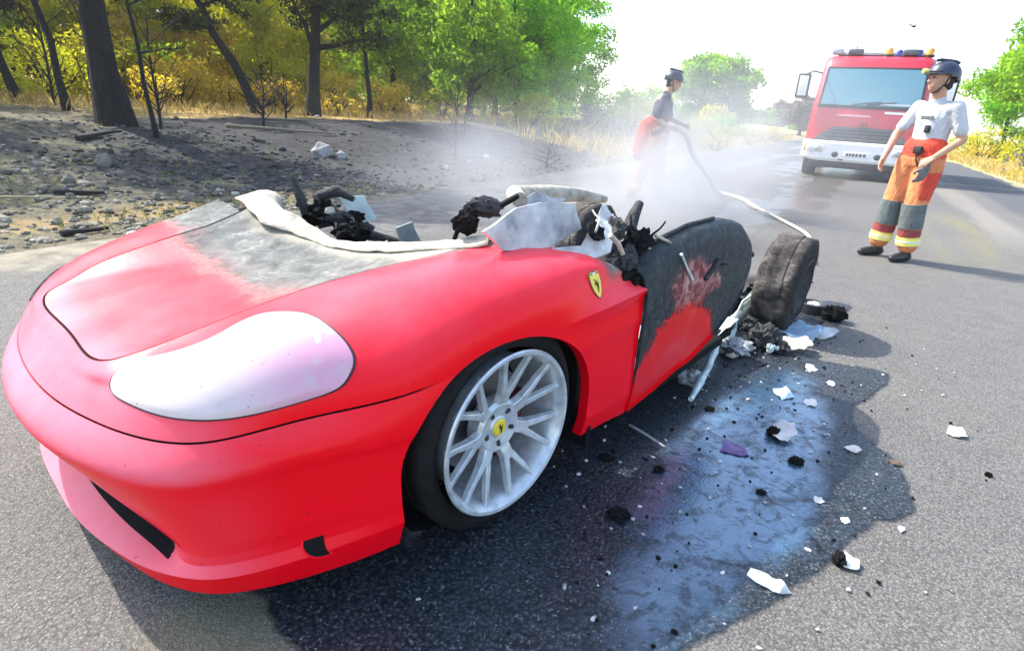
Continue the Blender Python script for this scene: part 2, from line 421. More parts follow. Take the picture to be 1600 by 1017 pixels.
L_dark = leaf_mat('pine_leaf_dark', (.016, .028, .008), (.070, .095, .022), .30)
L_mid = leaf_mat('leaf_green', (.11, .21, .016), (.30, .46, .04), .7)
L_bright = leaf_mat('leaf_bright_green', (.13, .32, .012), (.36, .62, .04), .7)
L_gold = leaf_mat('leaf_gold', (.42, .30, .030), (.76, .57, .08), .6)
L_lime = leaf_mat('leaf_lime', (.34, .36, .016), (.68, .64, .05), .7)
L_grey = leaf_mat('leaf_grey_dry', (.12, .11, .10), (.28, .26, .24), .4)
M_bark = None
t = NT('dark_bark'); v = t.coord('Object'); st = t.mapping(v, scale=(6, 6, 1.2))
t.bsdf(t.ramp(t.noise(st, 4, 6, .65), [(.3, (.004, .0035, .003)), (.55, (.014, .011, .009)), (.75, (.045, .036, .028))]), .95, 0, t.bump(t.noise(st, 7, 6, .7), .09)); M_bark = t.m
M_burntwood = simple('charred_wood', (.012, .011, .011), .9, vary=.5)

def leaf_cloud(name, clusters, leaf=.10, per=60, seed=1, droop=.0, flat=1.0, needles=False):
    """clusters: (centre, radius). Small leaf faces spread through each cluster"""
    r = np.random.default_rng(seed); V = []; T = []
    for c, R in clusters:
        n = max(8, int(per * 2.6 * (R / .5) ** 2))
        u = r.normal(size=(n, 3)); u /= np.linalg.norm(u, axis=1)[:, None]
        rr = R * r.random(n) ** .55
        P = np.array(c) + u * rr[:, None] * [1, 1, flat]
        a = r.normal(size=(n, 3)); a /= np.linalg.norm(a, axis=1)[:, None]
        b = np.cross(a, r.normal(size=(n, 3))); b /= np.linalg.norm(b, axis=1)[:, None]
        L = leaf * (.6 + .8 * r.random(n))[:, None]; W = L * (.16 if needles else .42)
        q = np.stack([P - a * L, P - a * L * .1 + b * W, P + a * L, P - a * L * .1 - b * W], 1)
        q[..., 2] -= droop * L
        V.append(q.reshape(-1, 3))
        ct = r.random()
        T.append(np.repeat(np.clip(.25 * r.normal(size=n) + .2 + .6 * ct, 0, 1), 4))
    V = np.concatenate(V); T = np.concatenate(T); N = len(V) // 4
    me = bpy.data.meshes.new(name)
    me.from_pydata(V.tolist(), [], np.arange(N * 4).reshape(-1, 4).tolist())
    at = me.attributes.new('tone', 'FLOAT', 'POINT'); at.data.foreach_set('value', T.astype(np.float32))
    me.update(); return me

def branchy(rng, base, tip, r0, r1, n=7, wob=.06):
    pts = []; rs = []
    b, e = Vector(base), Vector(tip); L = (e - b).length
    off = Vector((0, 0, 0))
    for i in range(n):
        f = i / (n - 1)
        if 0 < i < n - 1: off += Vector((rng.uniform(-1, 1), rng.uniform(-1, 1), rng.uniform(-.4, .4))) * wob * L / n * 1.6
        pts.append(b.lerp(e, f) + off * math.sin(math.pi * min(1, f * .9 + .1))); rs.append(r0 + (r1 - r0) * f)
    return pts, rs

def tree(s, d, label, h=6, r=.15, lean=(0, 0), crown=None, leafm=None, leaf=.10, per=46, seed=1, limbs=5, fork=None, group=None, name='tree', crown_lo=.42, spread=1.6, needles=False, nclump=26, cat='tree', trunk_only=False, flat=.75, bark=None, sink=.15, wob=.10):
    rng = random.Random(seed)
    p = sd2w(s, d); z = ground_h(p[0], p[1]) - .02
    root = empty(name, (p[0], p[1], z), 0, label=label, cat=cat, group=group)
    mb = MB()
    tip = (lean[0], lean[1], h * .92)
    pts, rs = branchy(rng, (0, 0, -sink), tip, r * 1.0, r * .18, 9, wob)
    rs[0] = r * 1.45; mb.tube(pts, rs, 10)
    ends = []
    def at(f):
        i = min(len(pts) - 2, int(f * (len(pts) - 1))); g = f * (len(pts) - 1) - i
        return pts[i].lerp(pts[i+1], g), rs[i] + (rs[i+1] - rs[i]) * g
    for k in range(limbs):
        f = crown_lo * .8 + (1 - crown_lo * .8) * (k + rng.random() * .7) / limbs; f = min(f, .93)
        q, qr = at(f); a = rng.uniform(0, 2 * math.pi) if fork is None or k >= len(fork) else fork[k][0]
        ln = spread * rng.uniform(.65, 1.1) * (1.15 - .6 * f); up = rng.uniform(.1, .7) * ln
        if fork is not None and k < len(fork): f, ln, up = fork[k][1:4]; q, qr = at(f)
        e = q + Vector((math.cos(a) * ln, math.sin(a) * ln, up))
        bp, br = branchy(rng, q, e, qr * .6, .012, 7, .16); mb.tube(bp, br, 6); ends += [bp[3], bp[5], bp[6]]
        for _ in range(2):
            m_ = bp[rng.randint(2, 5)]; e2 = m_ + Vector((rng.uniform(-1, 1), rng.uniform(-1, 1), rng.uniform(-.1, .7))) * ln * .5
            b2, r2 = branchy(rng, m_, e2, .022, .006, 5, .2); mb.tube(b2, r2, 5); ends.append(e2)
    mb.build('trunk', bark or M_bark, root, 60)
    if trunk_only: return root
    cl = []
    for e in ends: cl.append((tuple(e), rng.uniform(.26, .50) * spread * .55))
    if crown:
        for (c, R3, n) in crown:
            for _ in range(n):
                u = Vector((rng.gauss(0, 1), rng.gauss(0, 1), rng.gauss(0, 1))).normalized() * rng.random() ** .4
                cl.append(((c[0] + u.x * R3[0], c[1] + u.y * R3[1], c[2] + u.z * R3[2]), rng.uniform(.24, .50) * (sum(R3) / 3) * .72))
    obj('crown', leaf_cloud('crown', cl, leaf, per, seed, flat=flat, needles=needles), leafm or L_mid, root)
    return root

def bush(s, d, label, w=1.0, h=1.0, leafm=None, leaf=.09, n=22, per=40, seed=1, group=None, name='bush', needles=False, cat='bush', stems=True):
    rng = random.Random(seed); p = sd2w(s, d); z = ground_h(p[0], p[1])
    root = empty(name, (p[0], p[1], z), 0, label=label, cat=cat, group=group)
    mb = MB(); cl = []
    for k in range(9):
        a = rng.uniform(0, 6.28); e = Vector((math.cos(a) * w * rng.uniform(.2, .8), math.sin(a) * w * rng.uniform(.2, .8), h * rng.uniform(.5, .95)))
        bp, br = branchy(rng, (0, 0, -.06), e, .03, .006, 6, .15); mb.tube(bp, br, 5)
    mb.build('stems', M_bark, root, 60)['kind'] = 'stuff'
    for _ in range(n):
        a = rng.uniform(0, 6.28); q = math.sqrt(rng.random()); zz = rng.random()
        q *= (1 - .55 * zz ** 2)
        cl.append(((math.cos(a) * q * w, math.sin(a) * q * w, h * (.12 + .82 * zz)), rng.uniform(.16, .32) * min(w, h)))
    obj('foliage', leaf_cloud('foliage', cl, leaf, per, seed, needles=needles), leafm or L_mid, root)
    return root

# --- trees near the road on the left (s along the road edge, d away from it)
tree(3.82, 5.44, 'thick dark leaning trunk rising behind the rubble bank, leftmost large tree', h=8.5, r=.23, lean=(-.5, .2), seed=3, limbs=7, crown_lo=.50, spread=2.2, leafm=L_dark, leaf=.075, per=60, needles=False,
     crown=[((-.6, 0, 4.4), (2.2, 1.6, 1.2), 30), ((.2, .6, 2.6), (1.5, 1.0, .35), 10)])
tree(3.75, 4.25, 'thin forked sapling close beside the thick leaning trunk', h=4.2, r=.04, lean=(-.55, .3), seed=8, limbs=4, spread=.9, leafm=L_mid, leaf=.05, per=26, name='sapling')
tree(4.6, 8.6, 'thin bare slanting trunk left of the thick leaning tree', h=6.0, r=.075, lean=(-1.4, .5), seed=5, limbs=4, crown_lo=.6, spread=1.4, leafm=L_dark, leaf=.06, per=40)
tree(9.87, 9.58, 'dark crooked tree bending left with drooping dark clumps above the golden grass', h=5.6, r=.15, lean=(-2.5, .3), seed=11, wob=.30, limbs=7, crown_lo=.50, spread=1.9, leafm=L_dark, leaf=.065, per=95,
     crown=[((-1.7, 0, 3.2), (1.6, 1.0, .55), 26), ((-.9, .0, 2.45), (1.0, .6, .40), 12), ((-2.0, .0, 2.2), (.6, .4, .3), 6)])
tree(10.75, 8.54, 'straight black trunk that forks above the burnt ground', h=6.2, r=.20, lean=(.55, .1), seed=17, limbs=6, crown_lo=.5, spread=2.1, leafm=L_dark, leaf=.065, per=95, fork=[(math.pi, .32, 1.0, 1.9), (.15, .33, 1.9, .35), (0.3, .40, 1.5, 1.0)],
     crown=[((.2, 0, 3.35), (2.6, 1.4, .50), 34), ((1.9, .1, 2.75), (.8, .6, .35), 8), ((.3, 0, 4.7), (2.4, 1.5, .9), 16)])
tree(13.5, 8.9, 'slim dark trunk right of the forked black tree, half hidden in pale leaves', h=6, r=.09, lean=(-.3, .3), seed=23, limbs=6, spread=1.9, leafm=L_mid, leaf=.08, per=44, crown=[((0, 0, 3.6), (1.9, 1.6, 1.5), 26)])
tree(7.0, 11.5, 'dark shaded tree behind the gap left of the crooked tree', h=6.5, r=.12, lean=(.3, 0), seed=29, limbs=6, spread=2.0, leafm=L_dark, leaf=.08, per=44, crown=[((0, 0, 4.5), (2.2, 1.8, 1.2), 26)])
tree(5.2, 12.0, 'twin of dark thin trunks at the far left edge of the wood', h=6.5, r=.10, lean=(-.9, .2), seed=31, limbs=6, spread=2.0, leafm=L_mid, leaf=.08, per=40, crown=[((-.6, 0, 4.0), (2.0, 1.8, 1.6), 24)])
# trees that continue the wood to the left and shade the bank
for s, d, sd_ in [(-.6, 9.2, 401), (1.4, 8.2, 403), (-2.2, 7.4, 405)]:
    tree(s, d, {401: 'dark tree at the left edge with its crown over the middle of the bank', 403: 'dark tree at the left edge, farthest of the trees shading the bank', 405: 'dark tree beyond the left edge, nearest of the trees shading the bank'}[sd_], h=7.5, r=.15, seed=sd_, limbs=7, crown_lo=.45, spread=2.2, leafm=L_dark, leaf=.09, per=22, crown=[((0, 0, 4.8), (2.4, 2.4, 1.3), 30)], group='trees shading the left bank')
# --- the green wall of trees further along, ending where the sky opens
wall = [(17.5, 7.6, 5.4, L_mid, 'soft grey green tree standing right behind the charred shrub', 41, 1.9),
        (21.0, 7.4, 6.4, L_bright, 'bright green sunlit tree in the middle of the tree line', 43, 2.3),
        (26.0, 8.7, 7.6, L_bright, 'tall bright green tree that ends the tree line against the sky', 47, 2.5),
        (24.0, 10.5, 8.2, L_mid, 'tall full tree behind the bright green ones', 53, 2.9),
        (31.0, 10.2, 8.0, L_mid, 'deep green tree at the sky edge, behind the bright tall one', 59, 2.7),
        (19.0, 12.5, 7.6, L_mid, 'broad mid green tree deep in the wood behind the slim trunk', 61, 2.9),
        (14.5, 15.0, 7.6, L_lime, 'yellow green tree deep behind the forked black trunk', 67, 2.9),
        (10.5, 17.5, 7.6, L_lime, 'yellow green tree deep behind the crooked tree', 71, 2.9),
        (6.0, 19.5, 8.0, L_mid, 'green tree deep behind the thick leaning trunk', 73, 3.0),
        (2.5, 17.5, 7.2, L_dark, 'dark tree at the far left corner of the wood', 79, 2.8),
        (17.0, 22.0, 9.5, L_mid, 'tallest tree of the back row, seen between the forked and slim trunks', 83, 3.4),
        (11.0, 26.0, 9.5, L_dark, 'dark tree in the back row above the golden bushes', 89, 3.4)]
for s, d, h, lm, lab, sd_, sp in wall:
    tree(s, d, lab, h=h, r=.14, lean=(random.Random(sd_).uniform(-.5, .5), 0), seed=sd_, limbs=7, crown_lo=.2, spread=sp, leafm=lm, leaf=.095, per=40, group='trees of the wood beside the road',
         crown=[((0, 0, h * .58), (sp * .95, sp * .95, h * .36), 60), ((0, 0, h * .22), (sp * .95, sp * .95, h * .18), 26)])

# far wood closing the view between the trunks (one mass)
rngw = random.Random(900); cl = []
for k in range(420):
    s_, d_ = rngw.uniform(-4, 62), rngw.uniform(23, 34); pw = sd2w(s_, d_)
    cl.append(((pw[0], pw[1], ground_h(pw[0], pw[1], False) + rngw.uniform(.2, 1) ** .8 * rngw.uniform(2, 11)), rngw.uniform(.9, 1.8)))
obj('far_wood', leaf_cloud('far_wood', cl, .26, 20, 901), L_lime, kind='stuff', label='dense green wood closing the view behind the trees', cat='wood')
# --- bushes
G = 'bushes under the trees'
for s, d, w_, h_, lm, lab, sd_ in [
    (11.2, 10.6, 1.1, .9, L_gold, 'golden dry bush left of the forked black trunk', 101),
    (9.2, 12.2, 1.5, 1.3, L_gold, 'wide golden bush behind the crooked tree', 103),
    (12.6, 9.6, .9, .7, L_gold, 'low golden bush right of the forked black trunk', 107),
    (8.0, 13.5, 1.5, 1.7, L_lime, 'yellow green bush between the thick trunk and the crooked tree', 109),
    (13.0, 13.0, 1.7, 2.0, L_lime, 'tall yellow green bush behind the forked trunk', 113),
    (6.3, 12.8, 1.3, 1.4, L_lime, 'pale lime bush just right of the thick leaning trunk', 127),
    (15.6, 10.0, 1.3, 1.1, L_gold, 'faded golden bush behind the slim trunk', 131),
    (19.5, 6.0, 1.0, 1.15, L_lime, 'bright lime bush behind the charred shrub', 137),
    (22.5, 4.9, 1.3, .9, L_grey, 'grey mauve dry bush right of the charred shrub', 139),
    (24.2, 3.3, 1.2, .75, L_grey, 'low grey dry bush near the road edge', 149),
    (25.0, 5.6, 1.0, .7, L_mid, 'small deep green bush between the grey dry ones', 151),
    (26.5, 4.3, 1.2, 1.35, L_lime, 'vivid yellow bush left of the man with the hose', 157),
    (33.5, 2.7, 1.4, 1.15, L_lime, 'yellow bush half hidden behind the man with the hose', 163),
    (10.4, 11.6, 1.0, .8, L_gold, 'small golden bush between the crooked tree and the forked trunk', 507),
    (7.4, 11.2, 1.2, .9, L_gold, 'golden bush right of the sapling', 514),
    (14.2, 11.4, 1.2, 1.4, L_gold, 'tall golden bush right behind the forked trunk', 521),
    (12.0, 14.6, 1.8, 2.4, L_gold, 'big golden thicket deep behind the forked trunk', 528),
    (9.4, 15.0, 1.8, 2.4, L_gold, 'big golden thicket deep behind the crooked tree', 535),
    (17.0, 8.6, 1.3, 1.0, L_lime, 'pale green bush left of the charred shrub', 542),
    (3.2, 10.0, 1.2, .9, L_dark, 'dark scrub at the left edge of the clearing', 167),
    (2.0, 12.5, 1.4, 1.2, L_dark, 'dark tangled scrub at the far left', 173),
    (36.0, 6.0, 2.0, 2.2, L_bright, 'round green bush left of the pale gap in the trees', 181)]:
    bush(s, d, lab, w_, h_, lm, leaf=.060, n=34, per=70, seed=sd_, group=G)
# tree crown and scrub beyond the hose man, and the far tree line
tree(48, 5.2, 'round bright green tree beyond the man with the hose', h=5.4, r=.2, seed=191, limbs=7, crown_lo=.3, spread=3.0, leafm=L_bright, leaf=.16, per=30, crown=[((0, 0, 3.3), (3.3, 3.0, 1.9), 80), ((.3, 0, 1.3), (3.0, 2.6, 1.1), 40)])
tree(78, 1.0, 'hazy grey green tree beyond the road, left of the fire engine', h=4.6, r=.2, seed=193, limbs=6, crown_lo=.25, spread=2.6, leafm=L_grey, leaf=.2, per=20, crown=[((0, 0, 2.6), (3.2, 3.0, 1.6), 50)])
bush(41, 3.6, 'bright yellow green scrub right behind the hose man', 2.0, 1.6, L_lime, leaf=.10, n=40, per=34, seed=241, group=G)
bush(37, 2.2, 'leafy green scrub between the hose man and the round bright tree', 1.7, 1.2, L_bright, leaf=.09, n=36, per=40, seed=243, group=G)
bush(28.5, 5.6, 'leafy green shrub at the end of the tree line', 1.5, 1.9, L_bright, leaf=.08, n=40, per=46, seed=247, group=G)
bush(48, 5.0, 'low green scrub under the round bright tree', 3.2, 1.7, L_mid, leaf=.14, n=40, per=24, seed=197, group=G)
for k in range(7):
    bush(95 + 9 * k, -6 + 3.2 * k, ['dim grey scrub at the near left end of the distant line','green clump second in the distant scrub line','grey clump third in the distant scrub line','green clump in the middle of the distant scrub line','grey clump just past the middle of the distant scrub line','green clump near the far end of the distant scrub line','grey clump that ends the distant scrub line'][k], 5.5, 3.2 + .4 * (k % 3), L_grey if k % 2 else L_mid, leaf=.3, n=40, per=14, seed=199 + k, group='distant scrub beyond the road')
# golden grass verge right of the hose man, left of the fire engine
for k, (s, d, w_, h_, lab) in enumerate([(24.5, -.1, 1.2, .75, 'straw coloured grassy clump behind the hose, nearest the man'), (28.5, .4, 1.6, .9, 'straw coloured shrub between man and fire engine'), (34.0, -.1, 1.6, .9, 'pale golden shrub just left of the fire engine'), (41.0, .2, 2.0, 1.0, 'pale golden shrub far behind the mirror of the fire engine')]):
    bush(s, d, lab, w_, h_, L_gold if k != 1 else L_lime, leaf=.10, n=24, per=40, seed=211 + k, group='golden shrubs on the verge', needles=True)
# --- right side of the road
tree(36, -12.6, 'bright lime green tree at the right edge, behind the standing firefighter', h=8.6, r=.16, lean=(.2, 0), seed=223, limbs=8, crown_lo=.25, spread=2.8, leafm=L_bright, leaf=.12, per=44, crown=[((.3, 0, 4.9), (2.6, 2.6, 3.0), 90)])
tree(45, -12.9, 'second lime green tree further back at the right edge', h=6.6, r=.14, seed=227, limbs=7, crown_lo=.25, spread=2.4, leafm=L_bright, leaf=.11, per=40, crown=[((0, 0, 3.6), (2.6, 2.4, 2.2), 60)])
for k, (s, d, w_, h_, lm, lab) in enumerate([(30.5, -11.6, 1.5, 1.3, L_lime, 'lime bush at the foot of the right hand tree'), (25.5, -10.6, 1.2, .8, L_grey, 'grey mauve dry bush on the right verge'), (34.0, -10.6, 1.5, .9, L_gold, 'straw bush on the right verge behind the standing firefighter'), (39.0, -11.0, 1.8, 1.4, L_lime, 'lime bush further along the right verge'), (22.0, -10.4, 1.0, .55, L_gold, 'low straw tuft at the right picture edge')]):
    bush(s, d, lab, w_, h_, lm, leaf=.075, n=24, per=46, seed=229 + k, group='bushes on the right verge')
bush(40, -14, 'dark green scrub beside the far end of the road on the right', 3, 2.0, L_mid, leaf=.14, n=40, per=24, seed=239, group='bushes on the right verge')

# --- charred shrub standing in the ash
def charred(s, d, h, label, seed, n=11, w=.5):
    rng = random.Random(seed); p = sd2w(s, d)
    root = empty('charred_shrub', (p[0], p[1], ground_h(p[0], p[1])), 0, label=label, cat='burnt shrub', group='burnt shrubs')
    mb = MB()
    mb.tube(*branchy(rng, (0, 0, -.05), (.03, 0, h), .03, .008, 7, .1), 6)
    mb.build('stem', M_burntwood, root, 60)
    for k in range(n):
        a = rng.uniform(0, 6.28); z0 = rng.uniform(.05, .7) * h
        e = Vector((math.cos(a) * w * rng.uniform(.4, 1), math.sin(a) * w * rng.uniform(.4, 1), z0 + h * rng.uniform(.15, .5)))
        mb = MB(); bp, br = branchy(rng, (.01, 0, z0), e, .012, .004, 6, .25); mb.tube(bp, br, 5)
        for _ in range(2):
            m_ = bp[rng.randint(2, 4)]; e2 = m_ + Vector((rng.uniform(-1, 1), rng.uniform(-1, 1), rng.uniform(0, 1))) * w * .4
            mb.tube(*branchy(rng, m_, e2, .006, .003, 4, .2), 4)
        mb.build('branch', M_burntwood, root, 60)
charred(8.6, 2.05, 1.5, 'black charred shrub with bare twigs standing in the grey ash', 301)
charred(11.2, 3.6, .8, 'small burnt skeleton of a shrub behind the charred shrub', 303, 7, .4)
charred(10.0, .6, .45, 'low burnt twigs right of the charred shrub', 305, 8, .5)
for s_, d_, h_, lab_, sd_ in [(4.4, 7.0, 2.6, 'tall dead scrub with bare black twigs left of the thick trunk', 311), (3.2, 8.4, 2.2, 'dead scrub with bare black twigs at the left picture edge', 313), (5.8, 7.6, 2.0, 'dead twiggy scrub right behind the thick leaning trunk', 317), (4.9, 9.8, 2.6, 'dead twiggy scrub deep behind the thin slanting trunk', 319), (6.6, 5.4, 1.1, 'burnt twigs in the black ash right of the sapling', 323), (8.2, 6.6, .9, 'burnt twigs between the crooked and the forked trunk', 325)]:
    charred(s_, d_, h_, lab_, sd_, 18, .55 * h_ ** .6)
charred(4.2, 4.9, .8, 'burnt twigs at the blackened foot of the thick leaning trunk', 307, 9, .6)

# --- dry grass and litter (nobody could count it)
def blades(name, n, fn, mat, hmin, hmax, wid, seed, label=None):
    r = random.Random(seed); V = []; F = []; T = []
    for i in range(n):
        s, d = fn(r)
        p = sd2w(s, d); z = ground_h(p[0], p[1]); h = r.uniform(hmin, hmax); a = r.uniform(0, 6.28); w_ = wid * r.uniform(.6, 1.3)
        dx, dy = math.cos(a) * w_, math.sin(a) * w_; lx, ly = r.gauss(0, .35) * h, r.gauss(0, .35) * h; b = len(V)
        V += [(p[0] - dx, p[1] - dy, z - .01), (p[0] + dx, p[1] + dy, z - .01), (p[0] + lx * .4 + dx * .7, p[1] + ly * .4 + dy * .7, z + h * .6), (p[0] + lx, p[1] + ly, z + h)]
        F += [(b, b + 1, b + 2), (b, b + 2, b + 3)]; T += [r.random()] * 4
    me = bpy.data.meshes.new(name); me.from_pydata(V, [], F); at = me.attributes.new('tone', 'FLOAT', 'POINT'); at.data.foreach_set('value', np.array(T, dtype=np.float32)); me.update()
    return obj(name, me, mat, kind='stuff', label=label, cat='grass')
L_straw = leaf_mat('straw_blade', (.34, .22, .06), (.68, .52, .22), .35)
L_green_blade = leaf_mat('weed_blade', (.08, .10, .02), (.20, .22, .05), .35)
def golden(r):
    while True:
        s, d = r.uniform(4, 30), r.uniform(4.5, 22)
        if d + .22 * r.gauss(0, 3) > 8.2 - max(0, (s - 11)) * .24: return s, d
blades('dry_grass', 24000, golden, L_straw, .05, .30, .008, 1, 'golden dry grass covering the ground under the trees')
def near_bank(r):
    while True:
        s, d = r.uniform(-3, 5), abs(r.gauss(0, 3.0)) + .25
        if d < 9 and (mnoise.noise(Vector((s * 1.1, d * 1.1, 2))) > .10): return s, d
blades('weeds', 2200, near_bank, L_green_blade, .02, .085, .004, 2, 'sparse olive weeds among the rubble of the left bank')
def verge(r): return r.uniform(9, 60), r.gauss(1.2, 1.0) if r.random() < .0 else abs(r.gauss(0, 2.2)) + (.1 if r.random() < 1 else 0)
def verge_l(r):
    s = r.uniform(14.5, 60); return s, abs(r.gauss(0, 2.0)) + .1
blades('verge_grass', 9000, verge_l, L_straw, .12, .45, .014, 3, 'pale dry grass along the left verge towards the fire engine')
def verge_r(r): return r.uniform(8, 50), -9.4 - abs(r.gauss(0, 2.2))
blades('right_verge_grass', 8000, verge_r, L_straw, .06, .32, .012, 4, 'dry grass along the right verge')
bpy.data.objects['right_verge_grass'].name = 'verge_grass.001'

# --- rubble on the bank
t = NT('bank_stone'); v = t.coord('Object'); oi = t.n('ShaderNodeObjectInfo'); ge = t.n('ShaderNodeNewGeometry')
t.bsdf(t.ramp(t.math('ADD', t.math('MULTIPLY', ge.outputs['Random Per Island'], .7), t.math('MULTIPLY', t.noise(v, 12, 4), .3)), [(.1, (.045, .040, .030)), (.45, (.15, .135, .10)), (.85, (.32, .29, .225))]), .95, 0, t.bump(t.noise(v, 40, 4), .01)); M_stone = t.m
M_palestone = simple('pale_stone', (.26, .25, .235), .9, vary=.3, scale=6, bump=.01)
def stone_verts(rng, r, sq=.65):
    bm = bmesh.new(); bmesh.ops.create_icosphere(bm, subdivisions=1, radius=1)
    ax = Vector((rng.uniform(.7, 1.3), rng.uniform(.6, 1.1), rng.uniform(.45, .8) * sq / .65)); ro = Matrix.Rotation(rng.uniform(0, 6.28), 3, 'Z') @ Matrix.Rotation(rng.uniform(-.4, .4), 3, 'X')
    for v_ in bm.verts:
        v_.co = ro @ Vector((v_.co.x * ax.x, v_.co.y * ax.y, v_.co.z * ax.z)) * r * rng.uniform(.78, 1.15)
    bm.verts.index_update(); return bm
rng = random.Random(12); mb = MB()
for i in range(5200):
    s = rng.uniform(-4, 5.4) if i < 4200 else rng.uniform(4, 16); d = abs(rng.gauss(0, 2.8)) + .12
    if i >= 4200: d = abs(rng.gauss(0, 2.6)) + .2
    if d > 9: continue
    p = sd2w(s, d); r_ = rng.uniform(.012, .042) * (1 if rng.random() < .88 else 1.8)
    bm = stone_verts(rng, r_); mb.bm(bm, 1 if i >= 4200 or (s - 8.6) ** 2 / 47 + (d - 3.4) ** 2 / 16 < 1 else 0, Matrix.Translation((p[0], p[1], ground_h(p[0], p[1]) + r_ * .15)))
mb.build('gravel', [M_stone, simple('sooty_stone', (.055, .053, .050), .95, vary=.7, scale=2)], kind='stuff', label='loose stones and gravel covering the left bank', cat='gravel')
rocks = [(5.69, 2.78, .24, 'pale pointed rock lying on the ash behind the hood, largest of the pale rocks', M_palestone), (5.95, 2.62, .11, 'small pale rock close beside the pointed pale rock', M_palestone),
         (10.1, 10.3, .20, 'whitish rock at the foot of the crooked tree', M_palestone), (10.6, 8.15, .09, 'small stone at the foot of the forked trunk', M_palestone),
         (2.1, 1.1, .11, 'tan rock on the bank just behind the hood edge', M_stone), (1.5, 2.2, .13, 'tan rock in the middle of the rubble bank', M_stone),
         (.9, 3.1, .15, 'rough rock on the upper bank at the left', M_stone), (2.3, 3.0, .14, 'dark edged rock below the thick trunk', M_stone), (.4, 1.5, .10, 'squat rock near the left picture edge', M_stone),
         (7.4, 1.4, .07, 'light stone on the pale ash behind the burnt cabin', M_palestone), (8.7, 1.75, .06, 'light stone beside the charred shrub', M_palestone), (9.6, 1.9, .12, 'grey lump in the ash right of the charred shrub', M_palestone)]
for s, d, r_, lab, m_ in rocks:
    p = sd2w(s, d); bm = stone_verts(rng, r_, .75)
    bmesh.ops.subdivide_edges(bm, edges=bm.edges[:], cuts=1, use_grid_fill=True)
    bmesh.ops.subdivide_edges(bm, edges=bm.edges[:], cuts=1, use_grid_fill=True)
    for v_ in bm.verts: v_.co *= 1 + .16 * mnoise.noise(v_.co * (1.6 / r_)) + .07 * mnoise.noise(v_.co * (5 / r_))
    me = bpy.data.meshes.new('rock'); bm.to_mesh(me); bm.free()
    obj('rock', me, m_, loc=(p[0], p[1], ground_h(p[0], p[1]) + r_ * .22), label=lab, cat='rock', group='rocks beside the road')
# fallen branches on the bank
for k, (s0, d0, s1, d1, r_, lab) in enumerate([(.2, 2.05, 1.35, 1.55, .016, 'pale dry stick lying along the rubble bank'), (1.15, 1.75, 1.55, 1.6, .03, 'short dark stick lying across the pale dry stick'), (5.6, 5.2, 7.6, 4.4, .035, 'long fallen branch on the black ash'), (6.9, 6.6, 8.9, 5.6, .03, 'fallen bough at the edge of the straw, behind the black ash'), (2.6, 4.2, 3.4, 4.6, .04, 'black burnt log left of the thick trunk'), (.55, .35, .9, .32, .028, 'short black stick at the tarmac edge')]):
    a, b = sd2w(s0, d0), sd2w(s1, d1)
    mb = MB(); mb.tube(*branchy(rng, (a[0], a[1], ground_h(*a) + r_), (b[0], b[1], ground_h(*b) + r_), r_, r_ * .5, 8, .06), 7)
    mb.build('fallen_branch', M_burntwood if k in (1, 4, 5) else simple('dry_wood_%d' % k, (.42, .33, .18) if k == 0 else (.16, .13, .09), .9), None, 60, label=lab, cat='branch', group='branches lying on the bank')

# ================================================================== the burnt sports car
CAR_LOC = (-0.6671, 2.0796, 0.0); CAR_YAW = -2.3010
car = empty('sports_car', CAR_LOC, CAR_YAW, label='red sports car with its cabin and rear burnt away, standing on the wet road', cat='car')

